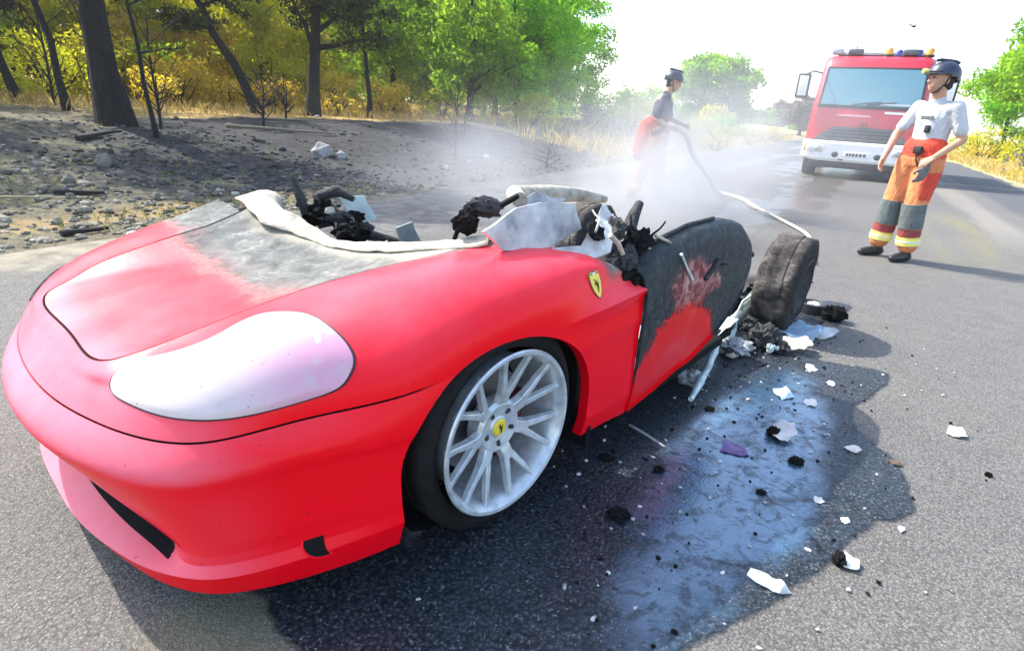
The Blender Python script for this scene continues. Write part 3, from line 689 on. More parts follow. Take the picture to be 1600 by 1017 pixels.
# longitudinal lines of the front body, nose centre -> round the corner -> along the side (left half)
# stations   0 y=0        1            2            3            4            5           6 x=.58      7 x=.37      8            9           10          11
ST = [
 ('A',  [(.925,0,.105),(.915,.25,.105),(.885,.44,.105),(.855,.56,.105),(.815,.65,.105),(.755,.73,.11),(.57,.83,.118),(.365,.905,.145),(.15,.905,.14),(-.15,.91,.15),(-.40,.915,.163),(-.64,.915,.15)]),
 ('A2', [(.940,0,.145),(.932,.25,.145),(.902,.445,.148),(.870,.565,.152),(.828,.660,.160),(.768,.745,.172),(.585,.848,.196),(.375,.926,.225),(.15,.925,.22),(-.15,.93,.23),(-.40,.93,.235),(-.64,.93,.235)]),
 ('B',  [(.830,0,.215),(.825,.24,.212),(.812,.43,.195),(.800,.545,.178),(.806,.640,.178),(.757,.733,.195),(.578,.838,.224),(.372,.922,.25),(.15,.922,.25),(-.15,.928,.26),(-.40,.93,.265),(-.64,.93,.265)]),
 ('C',  [(.860,0,.385),(.855,.24,.37),(.822,.425,.285),(.795,.545,.205),(.803,.645,.205),(.756,.733,.22),(.577,.836,.247),(.371,.920,.27),(.15,.922,.27),(-.15,.928,.28),(-.40,.93,.285),(-.64,.93,.285)]),
 ('D',  [(.962,0,.395),(.950,.25,.383),(.888,.445,.305),(.828,.56,.235),(.806,.655,.235),(.757,.735,.25),(.577,.836,.277),(.370,.918,.295),(.15,.921,.30),(-.15,.929,.31),(-.40,.931,.315),(-.64,.931,.315)]),
 ('E0', [(0.983,0,0.399),(0.965,0.268,0.394),(0.929,0.45,0.392),(0.887,0.571,0.392),(0.839,0.665,0.394),(0.765,0.745,0.404),(0.583,0.826,0.422),(0.359,0.913,0.434),(0.147,0.918,0.454),(-0.153,0.931,0.474),(-0.403,0.932,0.494),(-0.643,0.93,0.514)]),
 ('E',  [(.986,0,.425),(.968,.27,.420),(.932,.452,.418),(.890,.573,.418),(.842,.667,.420),(.768,.747,.430),(.586,.828,.448),(.362,.915,.460),(.15,.920,.48),(-.15,.933,.50),(-.40,.934,.52),(-.64,.932,.54)]),
 ('F',  [(.966,0,.458),(.950,.265,.460),(.912,.449,.466),(.874,.569,.468),(.827,.658,.470),(.757,.735,.474),(.578,.812,.492),(.366,.905,.512),(.16,.916,.53),(-.15,.929,.558),(-.40,.931,.578),(-.64,.928,.596)]),
 ('G',  [(.934,0,.487),(.920,.255,.492),(.888,.445,.497),(.853,.563,.500),(.808,.648,.500),(.742,.720,.505),(.569,.790,.523),(.370,.889,.552),(.17,.908,.570),(-.15,.925,.602),(-.40,.942,.626),(-.64,.940,.642)]),
 ('H',  [(.908,0,.520),(.897,.245,.527),(.868,.428,.537),(.833,.548,.545),(.786,.637,.550),(.718,.708,.554),(.556,.780,.578),(.37,.870,.612),(.17,.893,.645),(-.15,.912,.682),(-.41,.904,.672),(-.615,.893,.662)]),
 ('I',  [(.884,0,.545),(.880,.225,.549),(.862,.370,.556),(.828,.478,.575),(.778,.550,.600),(.700,.615,.632),(.545,.690,.672),(.37,.765,.705),(.17,.805,.738),(-.12,.845,.765),(-.36,.868,.748),(-.52,.872,.728)]),
 ('J',  [(.860,0,.563),(.864,.200,.568),(.858,.325,.573),(.836,.412,.587),(.775,.455,.607),(.692,.495,.641),(.535,.525,.687),(.37,.570,.723),(.17,.625,.760),(-.06,.675,.790),(-.24,.715,.795),(-.36,.760,.785)]),
 ('K',  [(.835,0,.576),(.842,.185,.582),(.838,.300,.588),(.815,.368,.600),(.755,.403,.618),(.680,.438,.645),(.530,.463,.685),(.375,.480,.717),(.17,.512,.747),(-.02,.560,.772),(-.12,.592,.792),(-.20,.620,.808)]),
 ('L',  [(.620,0,.634),(.622,.120,.635),(.605,.200,.639),(.575,.245,.645),(.530,.270,.653),(.480,.288,.663),(.380,.305,.683),(.28,.318,.698),(.17,.330,.715),(.07,.347,.733),(0,.362,.747),(-.055,.378,.760)]),
 ('M',  [(.330,0,.682),(.325,.020,.682),(.315,.035,.684),(.30,.043,.686),(.28,.048,.688),(.26,.052,.691),(.22,.056,.697),(.18,.058,.702),(.14,.058,.708),(.10,.055,.714),(.07,.050,.719),(.040,.045,.724)]),
 ('N',  [(.325,0,.6825),(.318,0,.6835),(.305,0,.6855),(.29,0,.6875),(.27,0,.6900),(.25,0,.6925),(.21,0,.6985),(.17,0,.7035),(.13,0,.7095),(.095,0,.715),(.067,0,.7195),(.045,0,.7230)]),
]
SI = {n: i for i, (n, _) in enumerate(ST)}
YM = .06                                                # the car's centre line in these coordinates
def recentre(p): return (p[0], p[1] + YM * (1 - float(sstep(p[1], 0, .55))), p[2])
ST = [(n, [recentre(p) for p in P]) for n, P in ST]
def mir(y): return 2 * YM - y

NT_ = 27                                              # samples per station span
TQ = np.linspace(0, 11, 11 * NT_ + 1)
def along(P):
    P = np.array(P, float); G = P[1:3][::-1] * [1, -1, 1] + [0, 2 * YM, 0]; Q = np.vstack([G, P])
    d = np.r_[0, np.cumsum(np.maximum(np.linalg.norm(np.diff(Q, axis=0), axis=1), 1e-4) ** .75)]
    tk = d[2:]                                         # arc values at the stations
    # smooth monotone map station -> arc
    tt = np.interp(TQ, np.arange(12), tk)
    for _ in range(40): tt[1:-1] = .5 * tt[1:-1] + .25 * (tt[:-2] + tt[2:])
    return nat_spline(d, Q, tt)
LINES = np.array([along(p) for _, p in ST])            # (16, nt, 3)

def cross(i0, i1, n):
    """surface rows between stringers i0..i1 (n rows per span)"""
    L = LINES[i0:i1+1]; out = np.zeros(((i1 - i0) * n + 1, L.shape[1], 3))
    sq = np.linspace(0, i1 - i0, (i1 - i0) * n + 1)
    if i1 - i0 == 1:
        return L[0][None] * (1 - sq)[:, None, None] + L[1][None] * sq[:, None, None]
    for j in range(L.shape[1]):
        Y = L[:, j]; d = np.r_[0, np.cumsum(np.maximum(np.linalg.norm(np.diff(Y, axis=0), axis=1), 2e-3) ** .7)]
        out[:, j] = nat_spline(d, Y, np.interp(sq, np.arange(i1 - i0 + 1), d))
    return out
def relax(g, n=6, rows=True):
    for _ in range(n):
        g[:, 1:-1] = .5 * g[:, 1:-1] + .25 * (g[:, :-2] + g[:, 2:])
        if rows: g[1:-1] = .5 * g[1:-1] + .25 * (g[:-2] + g[2:])
        g[:, 0, 1] = YM
    return g
def grid_normals(g):
    du = np.gradient(g, axis=1); dv = np.gradient(g, axis=0); n = np.cross(du, dv)
    n /= np.maximum(np.linalg.norm(n, axis=2, keepdims=True), 1e-9)
    return n

ARCH = (0.012, 0.325, 0.375, 0.285)                    # wheel opening: centre x, z, radii
def arch_val(x, z): return ((x - ARCH[0]) / ARCH[2]) ** 2 + ((z - ARCH[1]) / (ARCH[3] if True else 1)) ** 2
def arch_in(x, z):
    rz = np.where(z > ARCH[1], ARCH[3], 9.0)           # below its centre the opening drops straight down, slightly inward
    wx = np.where(z > ARCH[1], ARCH[2], ARCH[2] - 0.0 * (ARCH[1] - z))
    return ((x - ARCH[0]) / wx) ** 2 + ((z - ARCH[1]) / rz) ** 2 - 1

def panel_mesh(name, g, mirror=False, both=False, arch=False, lip=0.035, cutx=None, dark=None):
    """grid (rows, cols, 3) -> mesh; the wheel opening is cut out of it and its edge turned inward"""
    def half(sgn):
        V = g.copy(); R_, C_ = V.shape[:2]
        keep = np.ones((R_ - 1, C_ - 1), bool); rim = []
        if arch:
            a = arch_in(V[..., 0], V[..., 2]); side = V[..., 1] > 0.55
            ins = (a < 0) & side
            cnt = ins[:-1, :-1].astype(int) + ins[1:, :-1] + ins[:-1, 1:] + ins[1:, 1:]
            keep = cnt < 3
            touch = np.zeros_like(ins)
            bad = ~keep
            b_any = np.zeros_like(ins); b_any[:-1, :-1] |= bad; b_any[1:, :-1] |= bad; b_any[:-1, 1:] |= bad; b_any[1:, 1:] |= bad
            k_any = np.zeros_like(ins); k_any[:-1, :-1] |= keep; k_any[1:, :-1] |= keep; k_any[:-1, 1:] |= keep; k_any[1:, 1:] |= keep
            touch = b_any & k_any
            s = 1 / np.sqrt(np.maximum(a + 1, 1e-6))
            for r, c in zip(*np.nonzero(touch)):
                x, y, z = V[r, c]
                if z > ARCH[1]:
                    V[r, c, 0] = ARCH[0] + (x - ARCH[0]) * s[r, c]; V[r, c, 2] = ARCH[1] + (z - ARCH[1]) * s[r, c]
                else:
                    V[r, c, 0] = ARCH[0] + math.copysign(ARCH[2], x - ARCH[0])
        if cutx is not None and sgn < 0: keep &= V[:-1, :-1, 0] > cutx
        if dark is not None: keep &= ~dark if dark_keep == 0 else dark
        idx = np.arange(R_ * C_).reshape(R_, C_)
        q = np.stack([idx[:-1, :-1], idx[:-1, 1:], idx[1:, 1:], idx[1:, :-1]], -1)[keep]
        vv = V.reshape(-1, 3).copy()
        if sgn < 0:                                     # the far side burnt shorter
            k = 1 - .42 * sstep(vv[:, 1] - YM, 0, .5); m_ = vv[:, 0] < .3
            vv[:, 0] = np.where(m_, .3 + (vv[:, 0] - .3) * k, vv[:, 0]); vv[:, 1] = mir(vv[:, 1])
        if sgn < 0: q = q[:, ::-1]
        return vv, q
    dark_keep = 0
    if isinstance(dark, tuple): dark, dark_keep = dark
    parts = [half(1), half(-1)] if both else [half(-1 if mirror else 1)]
    bm = bmesh.new()
    for vv, q in parts:
        used = np.unique(q); mp = {}
        for i in used: mp[i] = bm.verts.new(vv[i])
        for f in q:
            fs = []
            for i in f:
                if mp[i] not in fs: fs.append(mp[i])
            if len(fs) > 2:
                try: bm.faces.new(fs)
                except ValueError: pass
    bmesh.ops.remove_doubles(bm, verts=bm.verts[:], dist=2e-4)
    bm.normal_update()
    # turned-in edge all round: gives the sheet its depth
    be = [e for e in bm.edges if e.is_boundary]
    nv = {v: v.normal.copy() for e in be for v in e.verts}
    r = bmesh.ops.extrude_edge_only(bm, edges=be)
    new = [v for v in r['geom'] if isinstance(v, bmesh.types.BMVert)]
    ov = {}
    for e in [x for x in r['geom'] if isinstance(x, bmesh.types.BMEdge)]:
        pass
    old = {tuple(round(c, 6) for c in v.co): nv[v] for v in nv}
    for v in new:
        if arch and abs(v.co.y - YM) > .45 and abs(float(arch_in(np.array(v.co.x), np.array(v.co.z)))) < .08:
            v.co.y -= math.copysign(lip, v.co.y - YM); continue
        n = old.get(tuple(round(c, 6) for c in v.co), Vector((0, 0, 1)))
        d = lip if (arch and abs(v.co.y) > .55 and abs(float(arch_in(np.array(v.co.x), np.array(v.co.z)))) < .06) else 0.012
        v.co = v.co - n * d
    me = bpy.data.meshes.new(name); bm.to_mesh(me); bm.free()
    smooth_mesh(me, 38); return me

def seam(g, r0=0.0, r1=0.0, c1=0.0):
    """pull the first / last row (and last column) of a panel back by some metres, along the sheet"""
    g = g.copy()
    def pull(a, b, d):
        v = b - a; L = np.linalg.norm(v, axis=-1, keepdims=True); return a + v / np.maximum(L, 1e-6) * np.minimum(d, L * .8)
    if np.any(r0): g[0] = pull(g[0], g[1], r0)
    if np.any(r1): g[-1] = pull(g[-1], g[-2], r1)
    if c1: g[:, -1] = pull(g[:, -1], g[:, -2], c1)
    return g

# bumper: lip, mouth, overhang, shoulder
gA = cross(SI['A'], SI['A2'], 7)
gB = cross(SI['A2'], SI['B'], 16); gC = cross(SI['B'], SI['C'], 10); gD = cross(SI['C'], SI['D'], 10)
gE = cross(SI['D'], SI['G'], 12)
bump = np.concatenate([gA, gB[1:], gC[1:], gD[1:], gE[1:]])
bump = relax(bump, 3, rows=False)
fend = relax(cross(SI['G'], SI['K'], 16), 9)
hoodg = relax(cross(SI['K'], SI['N'], 18), 5)
full = np.concatenate([bump, fend[1:], hoodg[1:]]); fulln = grid_normals(full)
if fulln[len(full) // 2, 150, 2] < 0: fulln = -fulln

# ---- paint: faded, dusty red with painted glare, burnt towards the cabin
def car_paint(name='burnt_red_paint', soot=None):
    t = NT(name); v = t.coord('Object'); X = t.xyz(v)
    nz = t.noise(v, 7, 6, .6); nf = t.noise(v, 60, 4, .6); big = t.noise(v, 2.3, 4, .55)
    red = t.mix(big, (.84, .0006, .006), (.92, .001, .014))
    geo = t.n('ShaderNodeNewGeometry'); N = t.xyz(geo.outputs['Normal'])
    # dusty ash film plus sun and sky glare painted on whatever faces up
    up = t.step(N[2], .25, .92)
    dust_glare = t.math('MULTIPLY', up, t.math('ADD', t.math('MULTIPLY', nz, .26), .05))
    front = t.step(X[0], .50, 1.15)  # paler towards the nose: sun glare painted into the colour
    dust_glare = t.math('MULTIPLY', dust_glare, t.math('ADD', .95, t.math('MULTIPLY', front, .95)), clamp=True)
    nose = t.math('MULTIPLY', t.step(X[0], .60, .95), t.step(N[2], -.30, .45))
    dust_glare = t.math('MAXIMUM', dust_glare, t.math('MULTIPLY', nose, t.math('ADD', .30, t.math('MULTIPLY', nz, .5))))
    col = t.mix(dust_glare, red, (.58, .300, .385))
    spk = t.math('MAXIMUM', t.step(t.noise(v, 190, 2, .5), .70, .78), t.step(t.noise(v, 62, 2, .5), .725, .755))
    col = t.mix(t.math('MULTIPLY', spk, .60), col, (.12, .03, .035))
    ro = t.math('ADD', .22, t.math('MULTIPLY', dust_glare, .5))
    if soot is not None:
        s, grey = soot(t, v, X, nz, nf, N)
        col = t.mix(s, col, grey); ro = t.math('MAXIMUM', ro, t.math('MULTIPLY', s, .85))
    t.bsdf(col, ro, 0, t.bump(nf, .0012, .5), Specular_IOR_Level=.14)
    return t.m

def ash_grey(t, v, nz, nf):
    g = t.ramp(t.noise(v, 11, 7, .68, .6), [(.25, (.045, .043, .040)), (.42, (.10, .10, .094)), (.58, (.19, .185, .17)), (.75, (.36, .35, .32))])
    return t.mix(t.step(nf, .45, .72), g, (.10, .12, .11))

def soot_hood(t, v, X, nz, nf, N):
    e = t.math('ADD', X[0], t.math('MULTIPLY', t.math('SUBTRACT', nz, .5), .22))
    e = t.math('ADD', e, t.math('MULTIPLY', X[1], -.02))
    
    at = t.n('ShaderNodeAttribute'); at.attribute_name = 'rear'
    g = ash_grey(t, v, nz, nf)
    # scorched brown fringe, grey in the middle, cream ash towards the missing windscreen
    g = t.mix(t.step(e, .30, .44), g, t.ramp(nf, [(.3, (.10, .055, .05)), (.7, (.30, .20, .19))]))
    cr = t.step(t.math('ADD', at.outputs['Fac'], t.math('MULTIPLY', t.math('SUBTRACT', nz, .5), .22)), .72, .92)
    g = t.mix(cr, g, t.ramp(nf, [(.3, (.27, .245, .19)), (.7, (.48, .44, .34))]))
    return t.step(e, .50, .36), g
def soot_fender(t, v, X, nz, nf, N):
    # a scorched band beside the hood, widening rearward
    e = t.math('ADD', X[1], t.math('MULTIPLY', t.math('SUBTRACT', nz, .5), .06))
    lim = t.math('ADD', .585, t.math('MULTIPLY', X[0], -.42))
    a = t.step(e, lim, t.math('SUBTRACT', lim, .035))
    b = t.step(X[0], .18, .02)
    lowz = t.step(X[2], .70, .74)
    rear = t.step(t.math('ADD', X[0], t.math('MULTIPLY', t.math('SUBTRACT', nz, .5), .12)), -.43, -.52)
    rear = t.math('MULTIPLY', rear, t.step(X[2], .66, .73))
    far = t.math('MULTIPLY', t.step(X[1], -.2, -.3), t.step(t.math('ADD', X[0], t.math('MULTIPLY', t.math('SUBTRACT', nz, .5), .25)), .44, .34))
    s = t.math('MAXIMUM', t.math('MAXIMUM', t.math('MULTIPLY', t.math('MULTIPLY', a, b), lowz), rear), far)
    return s, ash_grey(t, v, nz, nf)

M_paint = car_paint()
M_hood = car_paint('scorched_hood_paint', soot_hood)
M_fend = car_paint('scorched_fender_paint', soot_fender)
M_black = simple('soot_black', (.007, .007, .007), .9, vary=.4, Specular_IOR_Level=.12)
M_char = simple('charred_metal', (.030, .030, .029), .8, vary=.7, scale=18, bump=.01)
M_ash = None
t = NT('pale_ash'); v = t.coord(); nz = t.noise(v, 14, 6, .65)
t.bsdf(t.ramp(nz, [(.25, (.14, .125, .10)), (.42, (.32, .29, .225)), (.62, (.48, .44, .345))]), .9, 0, t.bump(t.noise(v, 40, 5), .006)); M_ash = t.m
t = NT('ash_grey_sheet'); v = t.coord(); nz = t.noise(v, 9, 6, .65)
t.bsdf(t.ramp(nz, [(.25, (.16, .17, .17)), (.5, (.42, .43, .43)), (.72, (.66, .66, .65))]), .7, 0, t.bump(t.noise(v, 30, 5), .004)); M_ashsheet = t.m
M_pale_metal = simple('melted_pale_metal', (.55, .62, .60), .45, .35, vary=.35, scale=14, bump=.01)

seam_c = (.0026 * (1 - sstep(TQ, 7.2, 7.6)))[:, None]
rB = len(gA) + len(gB) - 2; rD = rB + len(gC) - 1 + len(gD) - 1
rM = rB - 5  # intake black carried onto the shelf to paint contact shadow under the overhang
mouth = np.zeros((bump.shape[0] - 1, bump.shape[1] - 1), bool)
lim = np.interp(np.arange(rM - 2, rD - 1), [rM - 2, rM, rD - 2], [3.45, 3.45, 3.2])
for r, l in zip(range(rM - 2, rD - 1), lim): mouth[r] = TQ[:-1] < l
bumpS = seam(bump, r1=seam_c)
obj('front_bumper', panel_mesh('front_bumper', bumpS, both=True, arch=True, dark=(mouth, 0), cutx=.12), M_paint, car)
obj('intake_and_shade', panel_mesh('intake_and_shade', bumpS, both=True, dark=(mouth, 1)), M_black, car)
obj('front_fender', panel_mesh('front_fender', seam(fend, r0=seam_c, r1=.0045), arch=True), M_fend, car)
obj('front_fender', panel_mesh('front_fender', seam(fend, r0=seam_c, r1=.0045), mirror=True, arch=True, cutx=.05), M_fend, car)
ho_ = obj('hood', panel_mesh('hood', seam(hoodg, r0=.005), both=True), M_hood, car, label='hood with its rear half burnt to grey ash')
pts_ = hoodg.reshape(-1, 3); tq_ = np.tile(TQ / 11, hoodg.shape[0]); cs = []
for v_ in ho_.data.vertices:
    p = np.array(v_.co); 
    if p[1] < YM:
        # undo the shortening of the far half before the look-up
        p[1] = mir(p[1]); k = 1 - .42 * float(sstep(p[1] - YM, 0, .5))
        if p[0] < .3: p[0] = .3 + (p[0] - .3) / k
    cs.append(tq_[((pts_ - p) ** 2).sum(1).argmin()])
ho_.data.attributes.new('rear', 'FLOAT', 'POINT').data.foreach_set('value', np.array(cs, dtype=np.float32))
# black tube standing in for the shade in the gap round the hood
for half_ in (0, 1):
    rK_ = len(bump) - 1 + len(fend) - 1
    L_ = [Vector(p) - Vector(n_) * .0035 for p, n_ in zip(full[rK_], fulln[rK_])][::2]
    if half_:
        q_ = []
        for p in L_:
            k = 1 - .42 * float(sstep(p.y - YM, 0, .5)); q_.append(Vector((.3 + (p.x - .3) * k if p.x < .3 else p.x, mir(p.y), p.z)))
        L_ = q_
    mb = MB(); mb.tube(L_, .0040, 6); mb.build('hood_gap_shade', M_black, car, 60)
# dark backing strips under the panel gaps
inner = full - fulln * .014
rG = len(bump) - 1; rK = rG + len(fend) - 1; cE = int(7.2 * NT_)
obj('seam_backing', panel_mesh('seam_backing', inner[rG-6:rG+7, :cE], both=True, lip=.006), M_black, car)
obj('seam_backing', panel_mesh('seam_backing', inner[rK-6:rK+7], both=True, lip=.006), M_black, car)

def surf(tq, sq):
    """point and normal on the outer skin at (column, row) in grid units"""
    c = np.clip(tq, 0, full.shape[1] - 1.001); r = np.clip(sq, 0, full.shape[0] - 1.001)
    c0, r0 = int(c), int(r); a, b = c - c0, r - r0
    def bl(G): return (G[r0, c0] * (1-a) + G[r0, c0+1] * a) * (1-b) + (G[r0+1, c0] * (1-a) + G[r0+1, c0+1] * a) * b
    return Vector(bl(full)), Vector(bl(fulln)).normalized()
def nearest(p, y_pos=True):
    d = ((full - np.array(p)) ** 2).sum(-1); r, c = np.unravel_index(d.argmin(), d.shape); return c, r

# ---- headlights: lens outline in car space, laid on the skin
HL = [(.838,.455,.560),(.800,.437,.590),(.770,.452,.606),(.690,.525,.632),(.612,.541,.661),(.540,.531,.682),(.490,.562,.691),(.455,.632,.693),(.440,.697,.684),(.427,.762,.664),(.428,.798,.630),(.452,.814,.602),(.485,.820,.585),(.555,.797,.568),(.652,.760,.556),(.735,.700,.548),(.790,.630,.547),(.825,.540,.550)]
def on_skin_patch(name, outline, mat, parent, lift, dome=0.0, sgn=1, ring=0.0, label=None, n=30, squash=1.0):
    uv = [nearest(p) for p in outline]; uv = np.array(uv, float)
    m = len(uv); per = np.vstack([uv[-2:], uv, uv[:3]]); tt = np.arange(-2, m + 3, dtype=float)
    fine = nat_spline(tt, per, np.linspace(0, m, m * 6, endpoint=False))
    for _ in range(6): fine = .5 * fine + .25 * (np.roll(fine, 1, 0) + np.roll(fine, -1, 0))
    if squash < 1: fine[:, 1] = fine[:, 1].min() + (fine[:, 1] - fine[:, 1].min()) * squash
    cen = fine.mean(0); rings = 14; vs = []; fs = []
    for k in range(rings + 1):
        q = 1 - k / rings
        for p in fine:
            u_ = cen + (p - cen) * q
            P, N = surf(*u_)
            h = lift + dome * (1 - q ** 4) if k else -0.006
            if k == 1: 
                u_ = cen + (p - cen) * .985; P, N = surf(*u_); h = lift
            P = P + N * h; vs.append((P.x, P.y if sgn > 0 else mir(P.y), P.z))
    F = len(fine)
    for k in range(rings):
        for i in range(F):
            j = (i + 1) % F; q = (k*F+i, k*F+j, (k+1)*F+j, (k+1)*F+i); fs.append(q if sgn > 0 else q[::-1])
    me = bpy.data.meshes.new(name); me.from_pydata(vs, [], fs); me.update()
    bm = bmesh.new(); bm.from_mesh(me); bmesh.ops.remove_doubles(bm, verts=bm.verts[:], dist=1e-5)
    bmesh.ops.recalc_face_normals(bm, faces=bm.faces[:]); bm.to_mesh(me); bm.free()
    smooth_mesh(me, 40); o = obj(name, me, mat, parent)
    if label: o['label'] = label
    return o, [(surf(*p)) for p in fine]
t = NT('clouded_headlight_cover'); v = t.coord(); nz = t.noise(v, 6, 5); X = t.xyz(v)
e = t.math('ADD', X[0], t.math('MULTIPLY', X[1], -.9)); 
pk = t.step(e, .12, -.22)  # pink reflection painted into the cover towards its rear outer end
col = t.mix(pk, (.60, .50, .47), (.60, .28, .38)); col = t.mix(t.step(t.noise(v, 75, 2), .70, .75), col, (.22, .16, .17)); col = t.mix(t.step(t.noise(v, 9, 5, .6), .5, .75), col, (.50, .42, .40))
t.bsdf(col, t.math('ADD', .22, t.math('MULTIPLY', nz, .3)), 0, None, Coat_Weight=.35, Coat_Roughness=.12); M_lens = t.m
M_rubber = simple('black_rubber', (.015, .015, .016), .6)
for sgn in (1, -1):
    hl, edge = on_skin_patch('headlight', HL, M_lens if sgn > 0 else M_black, car, .004, .010 if sgn > 0 else .002, sgn, squash=1.0 if sgn > 0 else .45, label='near headlight, its cover clouded white' if sgn > 0 else 'far headlight burnt black')
    mb = MB(); mb.tube([((p + n * .001).x, ((p + n * .001).y if sgn > 0 else mir((p + n * .001).y)), (p + n * .001).z) for p, n in edge], .0026, 6, closed=True)
    mb.build('gasket', M_rubber, hl, 60)
    mb = MB()
    c = (.468, .742 if sgn > 0 else mir(.742), .672)
    mb.lathe([(0, .006), (.020, .004), (.028, -.002), (.028, -.010)], 20, M=Matrix.Translation(c) @ Matrix.Rotation(rad(-42 * sgn), 4, 'X') @ Matrix.Rotation(rad(-18), 4, 'Y'))
    mb.build('indicator_lamp', simple('pinkish_lamp', (.86, .72, .80), .15), hl, 40)

# ---- shield badge on the fender
bc, bn = surf(*nearest((-.385, .908, .70)))
bm_z = Vector((.03, -.25, .97)); bm_z = (bm_z - bn * bm_z.dot(bn)).normalized(); bm_x = bm_z.cross(bn).normalized()
MBADGE = Matrix((bm_x, bm_z, bn)).transposed().to_4x4(); MBADGE.translation = bc + bn * .001
def shield(w, h):
    return [(-w, h * .92), (-w * .5, h), (0, h * .94), (w * .5, h), (w, h * .92), (w * .98, .1 * h), (w * .75, -.45 * h), (.35 * w, -.85 * h), (0, -h), (-.35 * w, -.85 * h), (-.75 * w, -.45 * h), (-.98 * w, .1 * h)]
M_yel = simple('badge_yellow', (.80, .58, .04), .35, vary=.1); M_blk = simple('badge_black', (.01, .01, .01), .4)
def horse(M, s, mb):
    """rearing horse in relief: body, neck, head, legs, tail"""
    P = lambda *a: [Vector((x * s, y * s, .0032)) for x, y in a]
    mb.tube(P((.10, -.22), (.05, -.02), (-.04, .16), (-.10, .30)), [.11*s, .10*s, .10*s, .06*s], 6, M=M)
    mb.tube(P((-.10, .28), (-.14, .44), (-.28, .40)), [.06*s, .055*s, .03*s], 6, M=M)
    mb.tube(P((-.06, .14), (-.26, .18), (-.32, .06)), [.035*s, .03*s, .02*s], 5, M=M)
    mb.tube(P((-.04, .08), (-.24, .02), (-.20, -.10)), [.035*s, .03*s, .02*s], 5, M=M)
    mb.tube(P((.08, -.2), (-.06, -.36), (-.02, -.62)), [.05*s, .035*s, .025*s], 5, M=M)
    mb.tube(P((.12, -.22), (.14, -.42), (.04, -.58)), [.05*s, .035*s, .025*s], 5, M=M)
    mb.tube(P((.12, -.16), (.28, .0), (.20, .26), (.30, .40)), [.03*s, .035*s, .03*s, .015*s], 5, M=M)
mb = MB(); mb.prism(shield(.030, .043), -.004, .003, M=MBADGE)
bo = mb.build('shield_badge', M_yel, car, label='small yellow shield badge with a black rearing horse')
mb = MB(); horse(MBADGE, .040, mb); mb.build('horse_emblem', M_blk, bo)
mb = MB()
M_tri = [simple('badge_green', (.02, .25, .05), .4), simple('badge_white', (.8, .8, .8), .4), simple('badge_red', (.6, .02, .02), .4)]
for k in range(3): mb.box((-.018 + .018 * k, .036, .0034), (.017, .006, .0012), k, MBADGE)
mb.build('colour_bar', M_tri, bo)
mb = MB(); mb.tube([MBADGE @ Vector((x, y, .002)) for x, y in shield(.0305, .0435)], .0018, 6, closed=True)
mb.build('badge_rim', M_blk, bo)

# ---- small side duct in the bumper
dc, dn = surf(*nearest((.565, .826, .215)))
dt = Vector((1, -.35, 0)); dt = (dt - dn * dt.dot(dn)).normalized(); du_ = dn.cross(dt).normalized()
if du_.z < 0: du_ = -du_
MD = Matrix((dt, du_, dn)).transposed().to_4x4(); MD.translation = dc
po = [(.042 * math.cos(a), .038 * math.sin(a)) for a in np.linspace(-1.75, 1.75, 16)] + [(.016 * math.cos(a) - .026, .035 * math.sin(a)) for a in np.linspace(1.6, -1.6, 12)]
mb = MB(); n = len(po)
mb.add([(x, y, .0030) for x, y in po] + [(x * .9, y * .9, .0042) for x, y in po] + [(x * .86, y * .86, -.006) for x, y in po] + [(x * 1.02, y * 1.02, -.006) for x, y in po],
       [(i, (i+1) % n, n + (i+1) % n, n + i) for i in range(n)] + [(n + i, n + (i+1) % n, 2*n + (i+1) % n, 2*n + i) for i in range(n)] + [(3*n + i, 3*n + (i+1) % n, (i+1) % n, i) for i in range(n)], 0, MD)
dk = mb.build('brake_duct', M_paint, car, 50)
mb = MB(); mb.prism([(x * .9, y * .9) for x, y in po], .0012, .0032, M=MD); mb.build('duct_opening', M_black, dk)

# ---- wheels
def tyre_prof(R0, R1, W):
    h = W / 2
    return [(R0, -h * .80), (R0 + .006, -h * .92), (R0 + .02, -h * .98), (R0 + (R1-R0)*.45, -h * 1.06), (R1 - .03, -h * 1.0), (R1 - .010, -h * .90), (R1 - .002, -h * .78), (R1, -h * .5), (R1 - .006, -h*.30), (R1, -h*.29), (R1, h*.29), (R1 - .006, h * .30), (R1, h * .5), (R1 - .002, h * .78), (R1 - .010, h * .90), (R1 - .03, h * 1.0), (R0 + (R1-R0)*.45, h * 1.06), (R0 + .02, h * .98), (R0 + .006, h * .92), (R0, h * .80)]
t = NT('tyre_rubber'); v = t.coord(); t.bsdf(t.ramp(t.noise(v, 20, 4), [(.3, (.005, .005, .005)), (.7, (.012, .012, .012))]), .85, Specular_IOR_Level=.25); M_tyre = t.m
t = NT('silver_rim_paint'); v = t.coord(); nz = t.noise(v, 25, 5)
t.bsdf(t.ramp(nz, [(.25, (.40, .42, .42)), (.55, (.62, .65, .66)), (.8, (.74, .78, .79))]), .30, .45, None); M_rim = t.m
M_darkrim = simple('wheel_dark', (.02, .02, .022), .6)
M_disc = simple('brake_disc', (.16, .15, .15), .45, .7)

